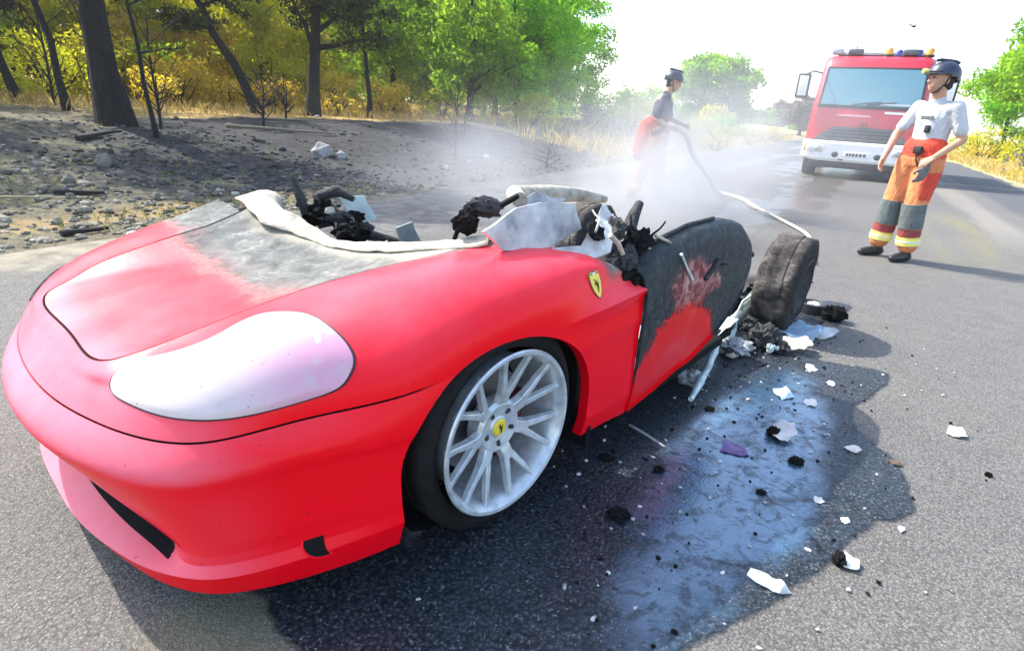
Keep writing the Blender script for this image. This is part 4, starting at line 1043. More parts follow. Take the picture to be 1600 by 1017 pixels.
def rot_to(axis_y=True): return Matrix.Rotation(rad(-90), 4, 'X')      # +Z -> +Y
def front_wheel(y, parent):
    sg = 1 if y > 0 else -1
    wh = obj('wheel', MB().lathe(tyre_prof(.250, .319, .186), 72, closed=True, M=Matrix.Rotation(rad(-90 * sg), 4, 'X')).mesh('wheel'), M_tyre, parent, loc=(0.005, y, .322))
    smooth_mesh(wh.data, 35); wh['label'] = 'front wheel with a silver split-spoke rim'
    wh.rotation_euler = (0, 0, 0)
    Mz = Matrix.Rotation(rad(-90 * sg), 4, 'X')
    mb = MB()
    # rim barrel and outer lip: z is outward
    mb.lathe([(.250, .108), (.255, .115), (.251, .121), (.241, .119), (.232, .106), (.224, .085), (.218, .02), (.215, -.08), (.235, -.10)], 72, M=Mz)
    rm = mb.build('rim', M_rim, wh, 30)
    nS = 7; spoke_me = None
    mb = MB()
    def spoke(pts, ws):
        ring = []
        for (r, off, z), (w_, d_) in zip(pts, ws):
            ring.append([(r, off - w_, z - d_), (r, off - w_ * .72, z), (r, off + w_ * .72, z), (r, off + w_, z - d_)])
        vs = [p for q in ring for p in q]; fs = []
        for i in range(len(ring) - 1):
            for j in range(4):
                fs.append((i*4+j, i*4+(j+1) % 4, (i+1)*4+(j+1) % 4, (i+1)*4+j))
        fs.append((0, 1, 2, 3)); fs.append(tuple(reversed([(len(ring)-1)*4 + j for j in range(4)])))
        mb.add(vs, fs, 0)
    spoke([(.060, 0, .064), (.09, 0, .074), (.122, 0, .082)], [(.027, .02), (.025, .022), (.026, .022)])
    for s in (-1, 1):
        spoke([(.108, 0.010 * s, .079), (.145, .022 * s, .088), (.190, .039 * s, .097), (.236, .054 * s, .110)], [(.0150, .022), (.0130, .020), (.0112, .018), (.0125, .015)])
    spoke_me = mb.mesh('spoke')
    bm = bmesh.new(); bm.from_mesh(spoke_me); bmesh.ops.recalc_face_normals(bm, faces=bm.faces[:])
    bmesh.ops.bevel(bm, geom=[e for e in bm.edges if len(e.link_faces) == 2 and e.calc_face_angle(0) > .5], offset=.0016, segments=1, affect='EDGES'); bm.to_mesh(spoke_me); bm.free()
    for k in range(nS):
        o = obj('spoke', spoke_me, M_rim, wh); o.matrix_local = Mz @ Matrix.Rotation(2 * math.pi * k / nS + .12, 4, 'Z')
    mb = MB()
    mb.lathe([(0, .066), (.030, .066), (.034, .062), (.050, .066), (.074, .070), (.086, .060), (.086, .02), (0, .02)], 40, M=Mz)
    hb = mb.build('hub', M_rim, wh, 30)
    for k in range(5):
        a = 2 * math.pi * k / 5 + .3
        mb = MB(); mb.lathe([(0, .072), (.006, .072), (.0085, .066), (.0125, .066), (.0125, .060)], 8, M=Mz @ Matrix.Translation((.056 * math.cos(a), .056 * math.sin(a), 0)))
        mb.build('wheel_bolt', M_darkrim, wh, 30)
    mb = MB(); mb.lathe([(0, .0725), (.022, .072), (.0265, .068), (.0265, .060)], 28, M=Mz)
    cp = mb.build('centre_cap', M_yel, wh, 40)
    Mc = Mz @ Matrix.Translation((0, 0, .0705)); mb = MB(); horse(Mc @ Matrix.Rotation(rad(180), 4, 'Z'), .028, mb); mb.build('horse_emblem', M_blk, wh)
    mb = MB(); mb.lathe([(.06, -.005), (.165, -.005), (.165, -.03), (.06, -.03)], 48, closed=True, M=Mz); mb.build('brake_disc', M_disc, wh, 30)
    mb = MB(); mb.prism([(.165 * math.cos(a) , .165 * math.sin(a)) for a in np.linspace(rad(110), rad(200), 9)] + [(.09 * math.cos(a), .09 * math.sin(a)) for a in np.linspace(rad(200), rad(110), 9)], -.045, .012, M=Mz)
    mb.build('brake_caliper', simple('caliper_dark_red', (.14, .015, .015), .5), wh)
    return wh
front_wheel(.808, car); front_wheel(mir(.808), car)
# wheel-house liners
for sg in (1, -1):
    mb = MB(); n = 24; vs = []; fs = []
    yy_ = (lambda y: y) if sg > 0 else mir
    for k in range(n + 1):
        a = rad(-62) + rad(304) * k / n
        x, z = ARCH[0] + .390 * math.cos(a), max(.10, ARCH[1] + .335 * math.sin(a))
        vs += [(x, yy_(.87), z), (x, yy_(.52), z)]
    vs.append((ARCH[0], yy_(.52), ARCH[1]))
    for k in range(n):
        fs.append((2*k, 2*k+2, 2*k+3, 2*k+1)); fs.append((2*k+1, 2*k+3, len(vs) - 1))
    mb.add(vs, fs); mb.build('wheel_arch_liner', M_black, car)
# underbody keeps daylight from showing through
mb = MB(); mb.box((-.0, YM, .17), (1.40, .96, .05)); mb.box((.53, YM, .20), (.36, 1.1, .10))
mb.box((-.75, YM, .17), (.5, 1.60, .05)); mb.box((-1.4, YM, .16), (.9, 1.5, .06))
mb.box((-.56, .70, .42), (.03, .36, .54)); mb.box((-.405, .80, .36), (.02, .24, .52)); mb.box((-.632, .895, .42), (.06, .03, .52)); mb.box((-.60, .86, .45), (.09, .06, .50)); mb.box((-.50, YM - .2, .40), (.03, 1.2, .40))
mb.build('underbody', M_black, car)

# ---- door: red below, scorched black above, its top rolled over
t = NT('scorched_door_paint'); v = t.coord('Object'); q = t.xyz(v); nz = t.noise(v, 7, 6, .65); nf = t.noise(v, 40, 5, .65)
line = t.n('ShaderNodeFloatCurve'); cv = line.mapping.curves[0]
t.l(t.math('DIVIDE', t.math('ADD', q[0], 1.7), 1.1), line.inputs['Value'])       # 0 at rear .. 1 at front
for i, (a, b) in enumerate([(0, .22), (.32, .27), (.42, .42), (.70, .49), (.86, .43), (.96, .28), (1, .22)]):
    if i < 2: cv.points[i].location = (a, b)
    else: cv.points.new(a, b)
line.mapping.update()
e = t.math('SUBTRACT', t.math('ADD', q[2], t.math('ADD', t.math('MULTIPLY', t.math('SUBTRACT', nz, .5), .22), t.math('MULTIPLY', t.math('SUBTRACT', nf, .5), .16))), line.outputs[0])
burnt = t.step(e, -.012, .03)
bl = t.ramp(nf, [(.3, (.012, .016, .018)), (.55, (.032, .040, .044)), (.8, (.085, .098, .10))])
bx = t.math('DIVIDE', t.math('ADD', q[0], 1.02), .21); bz = t.math('DIVIDE', t.math('SUBTRACT', q[2], .585), .10)
br = t.math('ADD', t.math('SQRT', t.math('ADD', t.math('MULTIPLY', bx, bx), t.math('MULTIPLY', bz, bz))), t.math('MULTIPLY', t.math('SUBTRACT', nz, .5), 2.2))
blist = t.ramp(t.noise(v, 16, 6, .7, 1.0), [(.34, (.03, .012, .012)), (.46, (.22, .05, .05)), (.56, (.42, .20, .18)), (.70, (.62, .45, .40))])
bl = t.mix(t.step(br, 1.1, .55), bl, blist)
col = t.mix(burnt, (.72, .0012, .004), bl)
t.bsdf(col, t.math('ADD', .30, t.math('MULTIPLY', burnt, .28)), 0, t.bump(t.math('MULTIPLY', t.noise(v, 22, 6, .7), burnt), .012), Specular_IOR_Level=.2); M_door = t.m
xs = np.linspace(-.642, -1.665, 46)
zb = np.interp(-xs, [.64, 1.12, 1.35, 1.52, 1.62, 1.665], [.160, .235, .300, .395, .50, .60])
zt = np.interp(-xs, [.64, .70, .80, 1.03, 1.32, 1.48, 1.60, 1.665], [.700, .745, .775, .808, .815, .79, .715, .63])
def door_grid(scale=1.0):
    G = []
    for x, b, t_ in zip(xs, zb, zt):
        hgt = t_ - b; R_ = min(.085, hgt * .35); row = []
        ends = min(1.0, (x + 1.70) / .12); yo = .928 - .05 * (1 - min(1, max(0, ends))) ** 1.2
        for k in range(14):
            f = k / 13; z = b + (hgt - R_) * f
            row.append((x, yo + .006 * math.sin(math.pi * f) - .014 * (1 - f) ** 3 + .006 * fbm(x * 3, z * 3, 1.5), z))
        for k in range(1, 11):
            a = math.pi * k / 10
            row.append((x, yo - .075 + .075 * math.cos(a), t_ - R_ + R_ * math.sin(a) + .004 * fbm(x * 4, k, 2)))
        for k in range(1, 6): row.append((x, yo - .15 - .004 * k, t_ - R_ - (hgt - R_) * .55 * k / 5))
        G.append(row)
    return np.array(G)
dg = door_grid()
dm = panel_mesh('door', dg, lip=.02)
bm = bmesh.new(); bm.from_mesh(dm); bmesh.ops.recalc_face_normals(bm, faces=bm.faces[:]); bm.to_mesh(dm); bm.free(); smooth_mesh(dm, 50)
door = obj('door', dm, M_door, car, label='door burnt black along its rolled top, red below')
mb = MB(); mb.tube([(x, .86, z + .006) for x, z in zip(xs[6:28], zt[6:28])], .008, 6); mb.build('window_seal', M_char, door, 60)
mb = MB(); mb.tube([(-.86, .935, .735), (-.93, .937, .665), (-.985, .94, .615)], .006, 6); mb.build('bent_trim', M_pale_metal, door, 60)
mb = MB(); mb.tube([(-1.10, .938, .60), (-1.20, .94, .66), (-1.28, .938, .64)], .012, 6); mb.build('door_handle', M_char, door, 60)
# soot wedge where the fender meets the door
# ---- sill
mb = MB(); mb.box((-1.12, .84, .15), (.94, .07, .045), bev=.012, M=Matrix.Translation((-1.12, 0, .155)) @ Matrix.Rotation(rad(4.5), 4, 'Y') @ Matrix.Translation((1.12, 0, -.155)))
mb.build('sill', M_black, car, 60)
mb = MB(); mb.box((-.95, mir(.86), .20), (1.5, .12, .12), bev=.02); mb.build('sill', M_char, car, 60)

def jag(name, poly, thick, mat, parent, M, seed=1, cuts=3, crumple=.02, freq=9, **k):
    """thin crumpled plate from an outline"""
    bm = bmesh.new(); n = len(poly)
    f = bm.faces.new([bm.verts.new((x, y, 0)) for x, y in poly])
    bmesh.ops.triangulate(bm, faces=bm.faces[:])
    bmesh.ops.subdivide_edges(bm, edges=bm.edges[:], cuts=cuts, use_grid_fill=True)
    for v_ in bm.verts:
        v_.co.z += crumple * mnoise.noise(Vector((v_.co.x * freq, v_.co.y * freq, seed * 3.3))) + crumple * .5 * mnoise.noise(Vector((v_.co.x * freq * 2.7, v_.co.y * freq * 2.7, seed)))
        v_.co.x += crumple * .4 * mnoise.noise(Vector((v_.co.x * freq * 2, v_.co.y * freq * 2, seed + 9)))
    bmesh.ops.solidify(bm, geom=bm.faces[:], thickness=thick)
    bmesh.ops.recalc_face_normals(bm, faces=bm.faces[:])
    me = bpy.data.meshes.new(name); bm.transform(M); bm.to_mesh(me); bm.free(); smooth_mesh(me, 35)
    return obj(name, me, mat, parent, **k)
def lump(name, c, size, mat, parent, seed=1, rough=.28, sub=3, rot=(0, 0, 0), freq=1.6, **k):
    if rough > .3: sub, freq, rough = max(sub, 4), freq * 1.05, rough * .95
    bm = bmesh.new(); bmesh.ops.create_icosphere(bm, subdivisions=sub, radius=1)
    for v_ in bm.verts:
        d = 1 + rough * mnoise.noise(v_.co * freq + Vector((seed * 5.1, seed, 0))) + rough * .6 * mnoise.noise(v_.co * freq * 3.1 + Vector((0, seed * 2.2, 0)))
        v_.co = Vector((v_.co.x * size[0], v_.co.y * size[1], v_.co.z * size[2])) * d
    from mathutils import Euler
    M = Matrix.Translation(c) @ Euler(rot).to_matrix().to_4x4()
    me = bpy.data.meshes.new(name); bm.transform(M); bm.to_mesh(me); bm.free(); smooth_mesh(me, 42)
    return obj(name, me, mat, parent, **k)

# ---- raised ash-white edge of the hood below the missing windscreen
rl = [Vector(full[r, -1]) for r in range(rK + 1, full.shape[0])]                    # left half, corner -> centre
rr_ = []
for p in rl[::-1]:
    k = 1 - .42 * float(sstep(p.y - YM, 0, .5)); rr_.append(Vector((.3 + (p.x - .3) * k if p.x < .3 else p.x, mir(p.y), p.z)))
edge = rl + rr_[1:]
edge = edge[::2]
secs = [(.075, -.003), (.055, .003), (.036, .009), (.016, .016), (-.006, .018), (-.026, .011), (-.038, -.004), (-.044, -.05)]
mb = MB(); vs = []; fs = []; m = len(secs)
for i, p in enumerate(edge):
    a, b = edge[max(i - 1, 0)], edge[min(i + 1, len(edge) - 1)]
    tn = (b - a).normalized(); f_ = Vector((tn.y, -tn.x, 0)).normalized()
    if f_.x < 0: f_ = -f_
    s_ = 1 + .5 * mnoise.noise(p * 9); s_ *= .75 + .5 * float(sstep(-p.y, -.1, .5)) 
    for dx, dz in secs: vs.append(p + f_ * dx * s_ + Vector((0, 0, dz * s_ * .9 + .005 * mnoise.noise(p * 30 + Vector((dx * 90, 0, 0))))))
for i in range(len(edge) - 1):
    for j in range(m - 1): fs.append((i*m+j, i*m+j+1, (i+1)*m+j+1, (i+1)*m+j))
mb.add(vs, fs); co_ = mb.build('cowl_edge', M_ash, car, 70, label='ash white rolled edge under the missing windscreen')
co_.modifiers.new('s', 'SOLIDIFY').thickness = .004

# ---- what is left of the cabin
def plate3(name, corners, mat, seed, thick=.008, crumple=.015, parent=car, **k):
    P = [Vector(c) for c in corners]; o_ = sum(P, Vector()) / len(P)
    x_ = (P[1] - P[0]).normalized(); n_ = (P[1] - P[0]).cross(P[-1] - P[0]).normalized(); y_ = n_.cross(x_)
    M = Matrix((x_, y_, n_)).transposed().to_4x4(); M.translation = o_
    return jag(name, [((p - o_).dot(x_), (p - o_).dot(y_)) for p in P], thick, mat, parent, M, seed, crumple=crumple, **k)
plate3('windscreen_pillar_plate', [(-.07, .70, .862), (-.22, .70, .918), (-.33, .69, .925), (-.47, .68, .905), (-.50, .70, .825), (-.33, .725, .785), (-.14, .72, .80)], M_ashsheet, 3, .012, .022, label='pale grey burnt plate at the windscreen corner')
plate3('pillar_remnant', [(-.30, .74, .79), (-.42, .80, .80), (-.50, .80, .885), (-.60, .74, .90), (-.64, .74, .80), (-.52, .84, .755), (-.38, .83, .755)], M_ashsheet, 5, .01, .02)
lump('burnt_mirror_block', (-.27, .50, .885), (.105, .035, .034), M_char, car, 3, .35, rot=(.2, -.15, .25), freq=2)
lump('burnt_bracket', (-.16, .53, .85), (.05, .03, .035), M_black, car, 7, .5)
for a, b, r in [((-.17, .50, .86), (-.12, .52, .80), .008), ((-.33, .50, .88), (-.46, .47, .905), .011), ((-.2, .5, .86), (-.14, .56, .84), .009)]:
    mb = MB(); mb.tube([a, b], r, 6); mb.build('bracket_rod', M_black, car, 60)
# dashboard beam coated in ash
mb = MB(); mb.tube([(-.50, .45, .885), (-.72, .22, .862), (-1.0, .20, .845), (-1.25, .16, .82), (-1.5, .15, .78)], [.03, .038, .04, .035, .02], 10); mb.build('ash_coated_beam', M_ash, car, 60)
plate3('ash_sheet', [(-.48, .50, .80), (-.80, .40, .80), (-.95, .30, .835), (-.70, .28, .855), (-.52, .44, .88)], M_ashsheet, 8, .008, .03)
# right hand remains: column, bracket and melted blocks
mb = MB()
for a, b, c_, r in [((-.14, -.45, .70), (-.12, -.46, .80), (-.10, -.48, .875), .018), ((-.18, -.42, .80), (-.25, -.38, .825), (-.30, -.33, .79), .022), ((-.16, -.40, .69), (-.25, -.34, .72), (-.36, -.28, .665), .025), ((-.22, -.30, .67), (-.30, -.26, .66), (-.38, -.20, .63), .02), ((-.12, -.5, .76), (-.2, -.46, .74), (-.3, -.44, .75), .012)]:
    mb = MB(); mb.tube([a, b, c_], [r, r * 1.2, r * .6], 7); mb.build('burnt_rod', M_char, car, 60)
for i, (c, s_) in enumerate([((-.20, -.42, .735), (.05, .04, .05)), ((-.31, -.33, .71), (.06, .04, .04)), ((-.24, -.27, .66), (.07, .05, .04))]): lump('melted_block', c, s_, M_black, car, 11 + i, .5)
lump('pale_lump', (-.20, -.36, .745), (.022, .02, .018), M_ash, car, 20, .3)
plate3('pale_green_plate', [(-.24, -.36, .80), (-.33, -.30, .81), (-.38, -.28, .71), (-.30, -.31, .69)], simple('pale_green_ash', (.42, .50, .47), .85, vary=.3), 12, .008, .02)
plate3('grey_stub', [(-.36, -.12, .70), (-.43, -.10, .72), (-.47, -.08, .62), (-.38, -.10, .60)], simple('grey_green_ash', (.26, .31, .29), .85, vary=.35), 14, .015, .02)
# left front door pillar: black lumps and mirror stalk
lump('burnt_mirror', (-.60, .80, .825), (.065, .04, .042), M_char, car, 31, .45, rot=(.1, .2, .4))
lump('burnt_hinge_block', (-.72, .83, .76), (.085, .04, .055), M_black, car, 33, .5, freq=2.2)
lump('burnt_hinge_block', (-.60, .86, .735), (.055, .03, .042), M_char, car, 35, .5)
mb = MB(); mb.tube([(-.70, .80, .82), (-.74, .79, .87), (-.775, .785, .905)], [.028, .022, .016], 7); mb.build('pillar_stump', M_char, car, 60)
mb = MB(); mb.tube([(-.44, .89, .845), (-.49, .895, .81), (-.515, .90, .775)], [.009, .008, .007], 6); mb.build('pale_rod', M_ash, car, 60)
mb = MB(); mb.tube([(-.78, .86, .80), (-.84, .885, .775), (-.94, .92, .70)], [.006, .006, .005], 6); mb.build('pale_rod', M_ash, car, 60)
# torn sheet, wire and foil hanging about the cabin edge
rg = random.Random(321)
for i in range(16):
    if i < 9: c = Vector((rg.uniform(-.40, -.08), rg.uniform(-.55, -.05), 0)); c.z = .66 + .10 * rg.random() - .25 * (-.1 - c.x) * .5
    else: c = Vector((rg.uniform(-.78, -.48), rg.uniform(.62, .86), rg.uniform(.70, .84)))
    w_ = rg.uniform(.025, .06); q_ = [(math.cos(a) * w_ * rg.uniform(.5, 1.2), math.sin(a) * w_ * rg.uniform(.4, 1.0)) for a in np.linspace(0, 2 * math.pi, 6, endpoint=False)]
    M = Matrix.Translation(c) @ Matrix.Rotation(rg.uniform(0, 6), 4, 'Z') @ Matrix.Rotation(rg.uniform(.3, 1.4), 4, 'X')
    jag('torn_sheet', q_, .003, [M_char, M_black, M_ashsheet, M_char][i % 4], car, M, 60 + i, 2, .02, 30)
    e_ = c + Vector((rg.uniform(-.1, .1), rg.uniform(-.08, .08), rg.uniform(.0, .09))); mb = MB(); mb.tube(*branchy(rg, c, e_, .005, .003, 6, .3), 5); mb.build('loose_wire', M_black if i % 3 else M_ash, car, 60)
# floor of ash
def fl(x, y): return .20 + .06 * fbm(x, y, 3) + .03 * fbm(x, y, 11)
mb = MB(); nx, ny = 30, 26
vs = [(-.30 - 1.6 * i / nx, mir(.80) + (1.50) * j / ny, fl(-.30 - 1.6 * i / nx, mir(.80) + 1.5 * j / ny)) for i in range(nx + 1) for j in range(ny + 1)]
mb.add(vs, [(i*(ny+1)+j, i*(ny+1)+j+1, (i+1)*(ny+1)+j+1, (i+1)*(ny+1)+j) for i in range(nx) for j in range(ny)])
mb.build('cabin_ash', M_ashsheet, car, 180)
# ---- burnt rear wheel: a bare carcass
t = NT('burnt_tyre'); v = t.coord('Object'); sv = t.mapping(v, scale=(9, 2.5, 9)); q = t.xyz(v)
col = t.ramp(t.noise(v, 8, 6, .7, .8), [(.30, (.008, .007, .006)), (.46, (.045, .038, .032)), (.60, (.14, .12, .10)), (.76, (.32, .29, .26))])
t.bsdf(t.mix(t.step(q[1], .06, .115), col, (.016, .014, .013)), .9, 0, t.bump(t.noise(sv, 6, 6, .7), .03)); M_btyre = t.m
me = MB().lathe(tyre_prof(.175, .293, .225), 64, closed=True, M=Matrix.Rotation(rad(-90), 4, 'X')).mesh('rear_wheel')
bm = bmesh.new(); bm.from_mesh(me)
for v_ in bm.verts:
    n_ = Vector((v_.co.x, 0, v_.co.z)).normalized(); d_ = .012 * mnoise.noise(v_.co * 11) + .008 * mnoise.noise(v_.co * 31)
    v_.co += n_ * d_ + Vector((0, .012 * mnoise.noise(v_.co * 8 + Vector((9, 0, 0))), 0))
bm.to_mesh(me); bm.free(); smooth_mesh(me, 40)
rw = obj('wheel', me, M_btyre, car, loc=(-2.62, .79, .29), label='burnt rear wheel, its tyre charred to brown grey shreds'); rw.rotation_euler = (rad(-4), 0, rad(6))
mb = MB(); mb.lathe([(.175, -.10), (.16, -.06), (.15, .05), (.168, .10), (.178, .112), (.168, .118), (.14, .09), (.05, .05), (.0, .06)], 40, M=Matrix.Rotation(rad(-90), 4, 'X')); mb.build('burnt_rim', M_char, rw, 40)
for k in range(3):
    a = k * .5 + 3.0; mb = MB(); mb.tube([(.29 * math.cos(a), -.12, .29 * math.sin(a)), (.305 * math.cos(a + .1), 0, .305 * math.sin(a + .1)), (.295 * math.cos(a + .25), .12, .295 * math.sin(a + .25))], .006, 5); mb.build('cord_strand', M_ash if k % 2 else M_char, rw, 60)
obj('wheel', me, M_btyre, car, loc=(-2.55, mir(.78), .28), label='burnt far rear wheel behind the smoke')
# collapsed engine and rear frame lying low behind the cabin
for i, (c, s_) in enumerate([((-2.1, .25, .16), (.32, .28, .17)), ((-2.5, .1, .14), (.30, .30, .13)), ((-1.85, -.3, .12), (.25, .3, .13)), ((-2.9, .35, .10), (.2, .25, .1))]):
    lump('melted_engine_block', c, s_, M_char, car, 41 + i, .45, 4, freq=2.4)
mb = MB()
for a, b in [((-1.7, .78, .12), (-2.35, .70, .14)), ((-1.75, .3, .2), (-2.9, .35, .22)), ((-1.7, -.55, .15), (-2.8, -.55, .12)), ((-2.0, -.5, .2), (-2.1, .5, .26))]:
    mb = MB(); mb.tube(branchy(random.Random(5), a, b, 1, 1, 6, .05)[0], .022, 7); mb.build('frame_rail', M_char, car, 60)


# ================================================================== fire engine
# local axes: X to its image right, Y backwards along the engine, Z up; the windscreen faces -Y
t = NT('fire_red_paint'); v = t.coord('Object')
t.bsdf(t.ramp(t.noise(v, 3, 4), [(.3, (.50, .012, .028)), (.7, (.60, .022, .045))]), .32, 0, None, Coat_Weight=.4); M_fred = t.m
M_fwhite = simple('bumper_white', (.78, .77, .74), .4, vary=.06, scale=5)
M_fblack = simple('truck_black_plastic', (.018, .018, .020), .6)
M_fgrey = simple('truck_grille_grey', (.10, .11, .115), .55)
M_alu = simple('roof_aluminium', (.42, .43, .43), .45, .6)
t = NT('windscreen_glass'); t.bsdf((.10, .24, .28), .05, 0, None, Specular_IOR_Level=.8, Coat_Weight=1.0, Coat_Roughness=.02); M_glass = t.m
t = NT('lamp_glass'); t.bsdf((.62, .62, .60), .08, .2, None, Coat_Weight=.8); M_lampg = t.m
M_amber = simple('amber_lamp', (.75, .32, .03), .2); M_bluel = simple('blue_beacon', (.03, .06, .35), .15)
TL = (8.28, 15.2, 0); TYAW = math.atan2(DR[1], DR[0]) - math.pi / 2
truck = empty('fire_engine', TL, TYAW, label='red and white fire engine parked on the road, facing the camera', cat='fire engine')
truck.scale = (1, 1, .92)
W2 = 1.22
def cabpt(): pass
# cab shell: profile in Y-Z swept in X, with rounded corners
prof = [(-.02, .98), (-.04, 1.30), (-.02, 1.60), (.03, 1.84), (.30, 2.80), (.40, 3.02), (.55, 3.12), (1.75, 3.16), (1.80, 3.0), (1.80, .98)]
def cab_section(hw, inset):
    return prof
xs_ = [-W2, -W2 + .05, -W2 + .16, -.6, 0, .6, W2 - .16, W2 - .05, W2]
mb = MB(); vs = []; n = len(prof)
for x in xs_:
    e = max(0, (abs(x) - (W2 - .16)) / .16); rr = .13 * e ** 2
    for y, z in prof:
        tp = 1 - .045 * float(sstep(z, 1.9, 3.1))
        vs.append((x * tp, y + (rr if y < 1 else 0) + .05 * (x / W2) ** 2 * (1 if y < 1 else 0), z - (.05 * e if z > 3 else 0)))
fs = [(i*n+j, (i+1)*n+j, (i+1)*n+(j+1) % n, i*n+(j+1) % n) for i in range(len(xs_) - 1) for j in range(n)]
fs += [tuple(range(n)), tuple((len(xs_) - 1) * n + k for k in range(n))[::-1]]
mb.add(vs, fs); cab = mb.build('cab', M_fred, truck, 35)
def onfront(x, z, off=.0):
    y = float(np.interp(z, [p[1] for p in prof[:7]], [p[0] for p in prof[:7]])); tp = 1
    e = max(0, (abs(x) - (W2 - .16)) / .16)
    return (x, y + .13 * e ** 2 + .05 * (x / W2) ** 2 - off, z)
def facepanel(name, poly, off, mat, parent, thick=.03, nx=10, **k):
    """panel following the cab front; poly = (x_left(z), x_right(z)) rows from bottom to top"""
    mb = MB(); vs = []; R_ = len(poly)
    for z, xl, xr in poly:
        for i in range(nx + 1):
            x = xl + (xr - xl) * i / nx; vs.append(onfront(x, z, off))
    vb = len(vs)
    vs += [(x, y + thick + off, z) for x, y, z in vs]
    fs = [(r*(nx+1)+i, (r+1)*(nx+1)+i, (r+1)*(nx+1)+i+1, r*(nx+1)+i+1) for r in range(R_ - 1) for i in range(nx)]
    ring = [i for i in range(nx + 1)] + [r*(nx+1)+nx for r in range(1, R_)] + [(R_-1)*(nx+1)+i for i in range(nx - 1, -1, -1)] + [r*(nx+1) for r in range(R_ - 2, 0, -1)]
    fs += [(ring[k_], ring[(k_+1) % len(ring)], vb + ring[(k_+1) % len(ring)], vb + ring[k_]) for k_ in range(len(ring))]
    mb.add(vs, fs); o = mb.build(name, mat, parent, 30, **k)
    bm = bmesh.new(); bm.from_mesh(o.data); bmesh.ops.recalc_face_normals(bm, faces=bm.faces[:]); bm.to_mesh(o.data); bm.free()
    return o
zz = lambda a, b, m: list(np.linspace(a, b, m))
gasket = facepanel('windscreen_gasket', [(z, -1.10 + .03 * (z - 1.8), 1.10 - .03 * (z - 1.8)) for z in zz(1.80, 2.84, 6)], .012, M_fblack, truck)
facepanel('windscreen', [(z, -1.05 + .03 * (z - 1.8), 1.05 - .03 * (z - 1.8)) for z in zz(1.88, 2.79, 6)], .022, M_glass, truck)
grille = facepanel('grille', [(z, -.98 + 1.3 * max(0, z - 1.06), .98 - 1.3 * max(0, z - 1.06)) for z in zz(.99, 1.33, 7)], .020, M_fgrey, truck)
for k in range(3): facepanel('grille_bar', [(z, -.80 + .10 * k, .80 - .10 * k) for z in (1.06 + .085 * k, 1.085 + .085 * k)], .034, M_fblack, truck, .02)
facepanel('lower_trim', [(z, -1.14, 1.14) for z in (.955, .985)], .03, M_fblack, truck)
mb = MB(); c_ = onfront(0, 1.36, .035); mb.tube([(c_[0] + .085 * math.cos(a), c_[1], c_[2] + .085 * math.sin(a)) for a in np.linspace(0, 2 * math.pi, 24, endpoint=False)], .010, 6, closed=True)
em = mb.build('star_emblem', M_fblack, truck, 60)
for k in range(3):
    a = math.pi / 2 + k * 2 * math.pi / 3; mb = MB(); mb.tube([c_, (c_[0] + .085 * math.cos(a), c_[1], c_[2] + .085 * math.sin(a))], [.014, .004], 6); mb.build('star_point', M_fblack, em, 60)
facepanel('pale_stripe', [(z, .38, .82) for z in (1.70, 1.755)], .012, M_fwhite, truck, .008)
facepanel('lettering_strip', [(z, -.62, .10) for z in (1.60, 1.645)], .012, simple('pale_pink_print', (.62, .30, .32), .5), truck, .008)
# bumper: one bent beam with lamp recesses standing on it
mb = MB(); vs = []; bp = [(.02, .46), (-.16, .44), (-.20, .50), (-.20, .90), (-.16, .955), (.02, .965)]
xb = [-1.25, -1.22, -1.12, -.9, -.4, 0, .4, .9, 1.12, 1.22, 1.25]
for x in xb:
    e = max(0, (abs(x) - .95) / .3)
    for y, z in bp: vs.append((x, y + .17 * e ** 2, z + (.10 * e ** 1.5 if z < .6 else 0)))
n = len(bp); fs = [(i*n+j, i*n+(j+1) % n, (i+1)*n+(j+1) % n, (i+1)*n+j) for i in range(len(xb) - 1) for j in range(n)] + [tuple(range(n))[::-1], tuple((len(xb)-1)*n + k for k in range(n))]
mb.add(vs, fs); bo = mb.build('bumper', M_fwhite, truck, 30)
bm = bmesh.new(); bm.from_mesh(bo.data); bmesh.ops.recalc_face_normals(bm, faces=bm.faces[:]); bm.to_mesh(bo.data); bm.free()
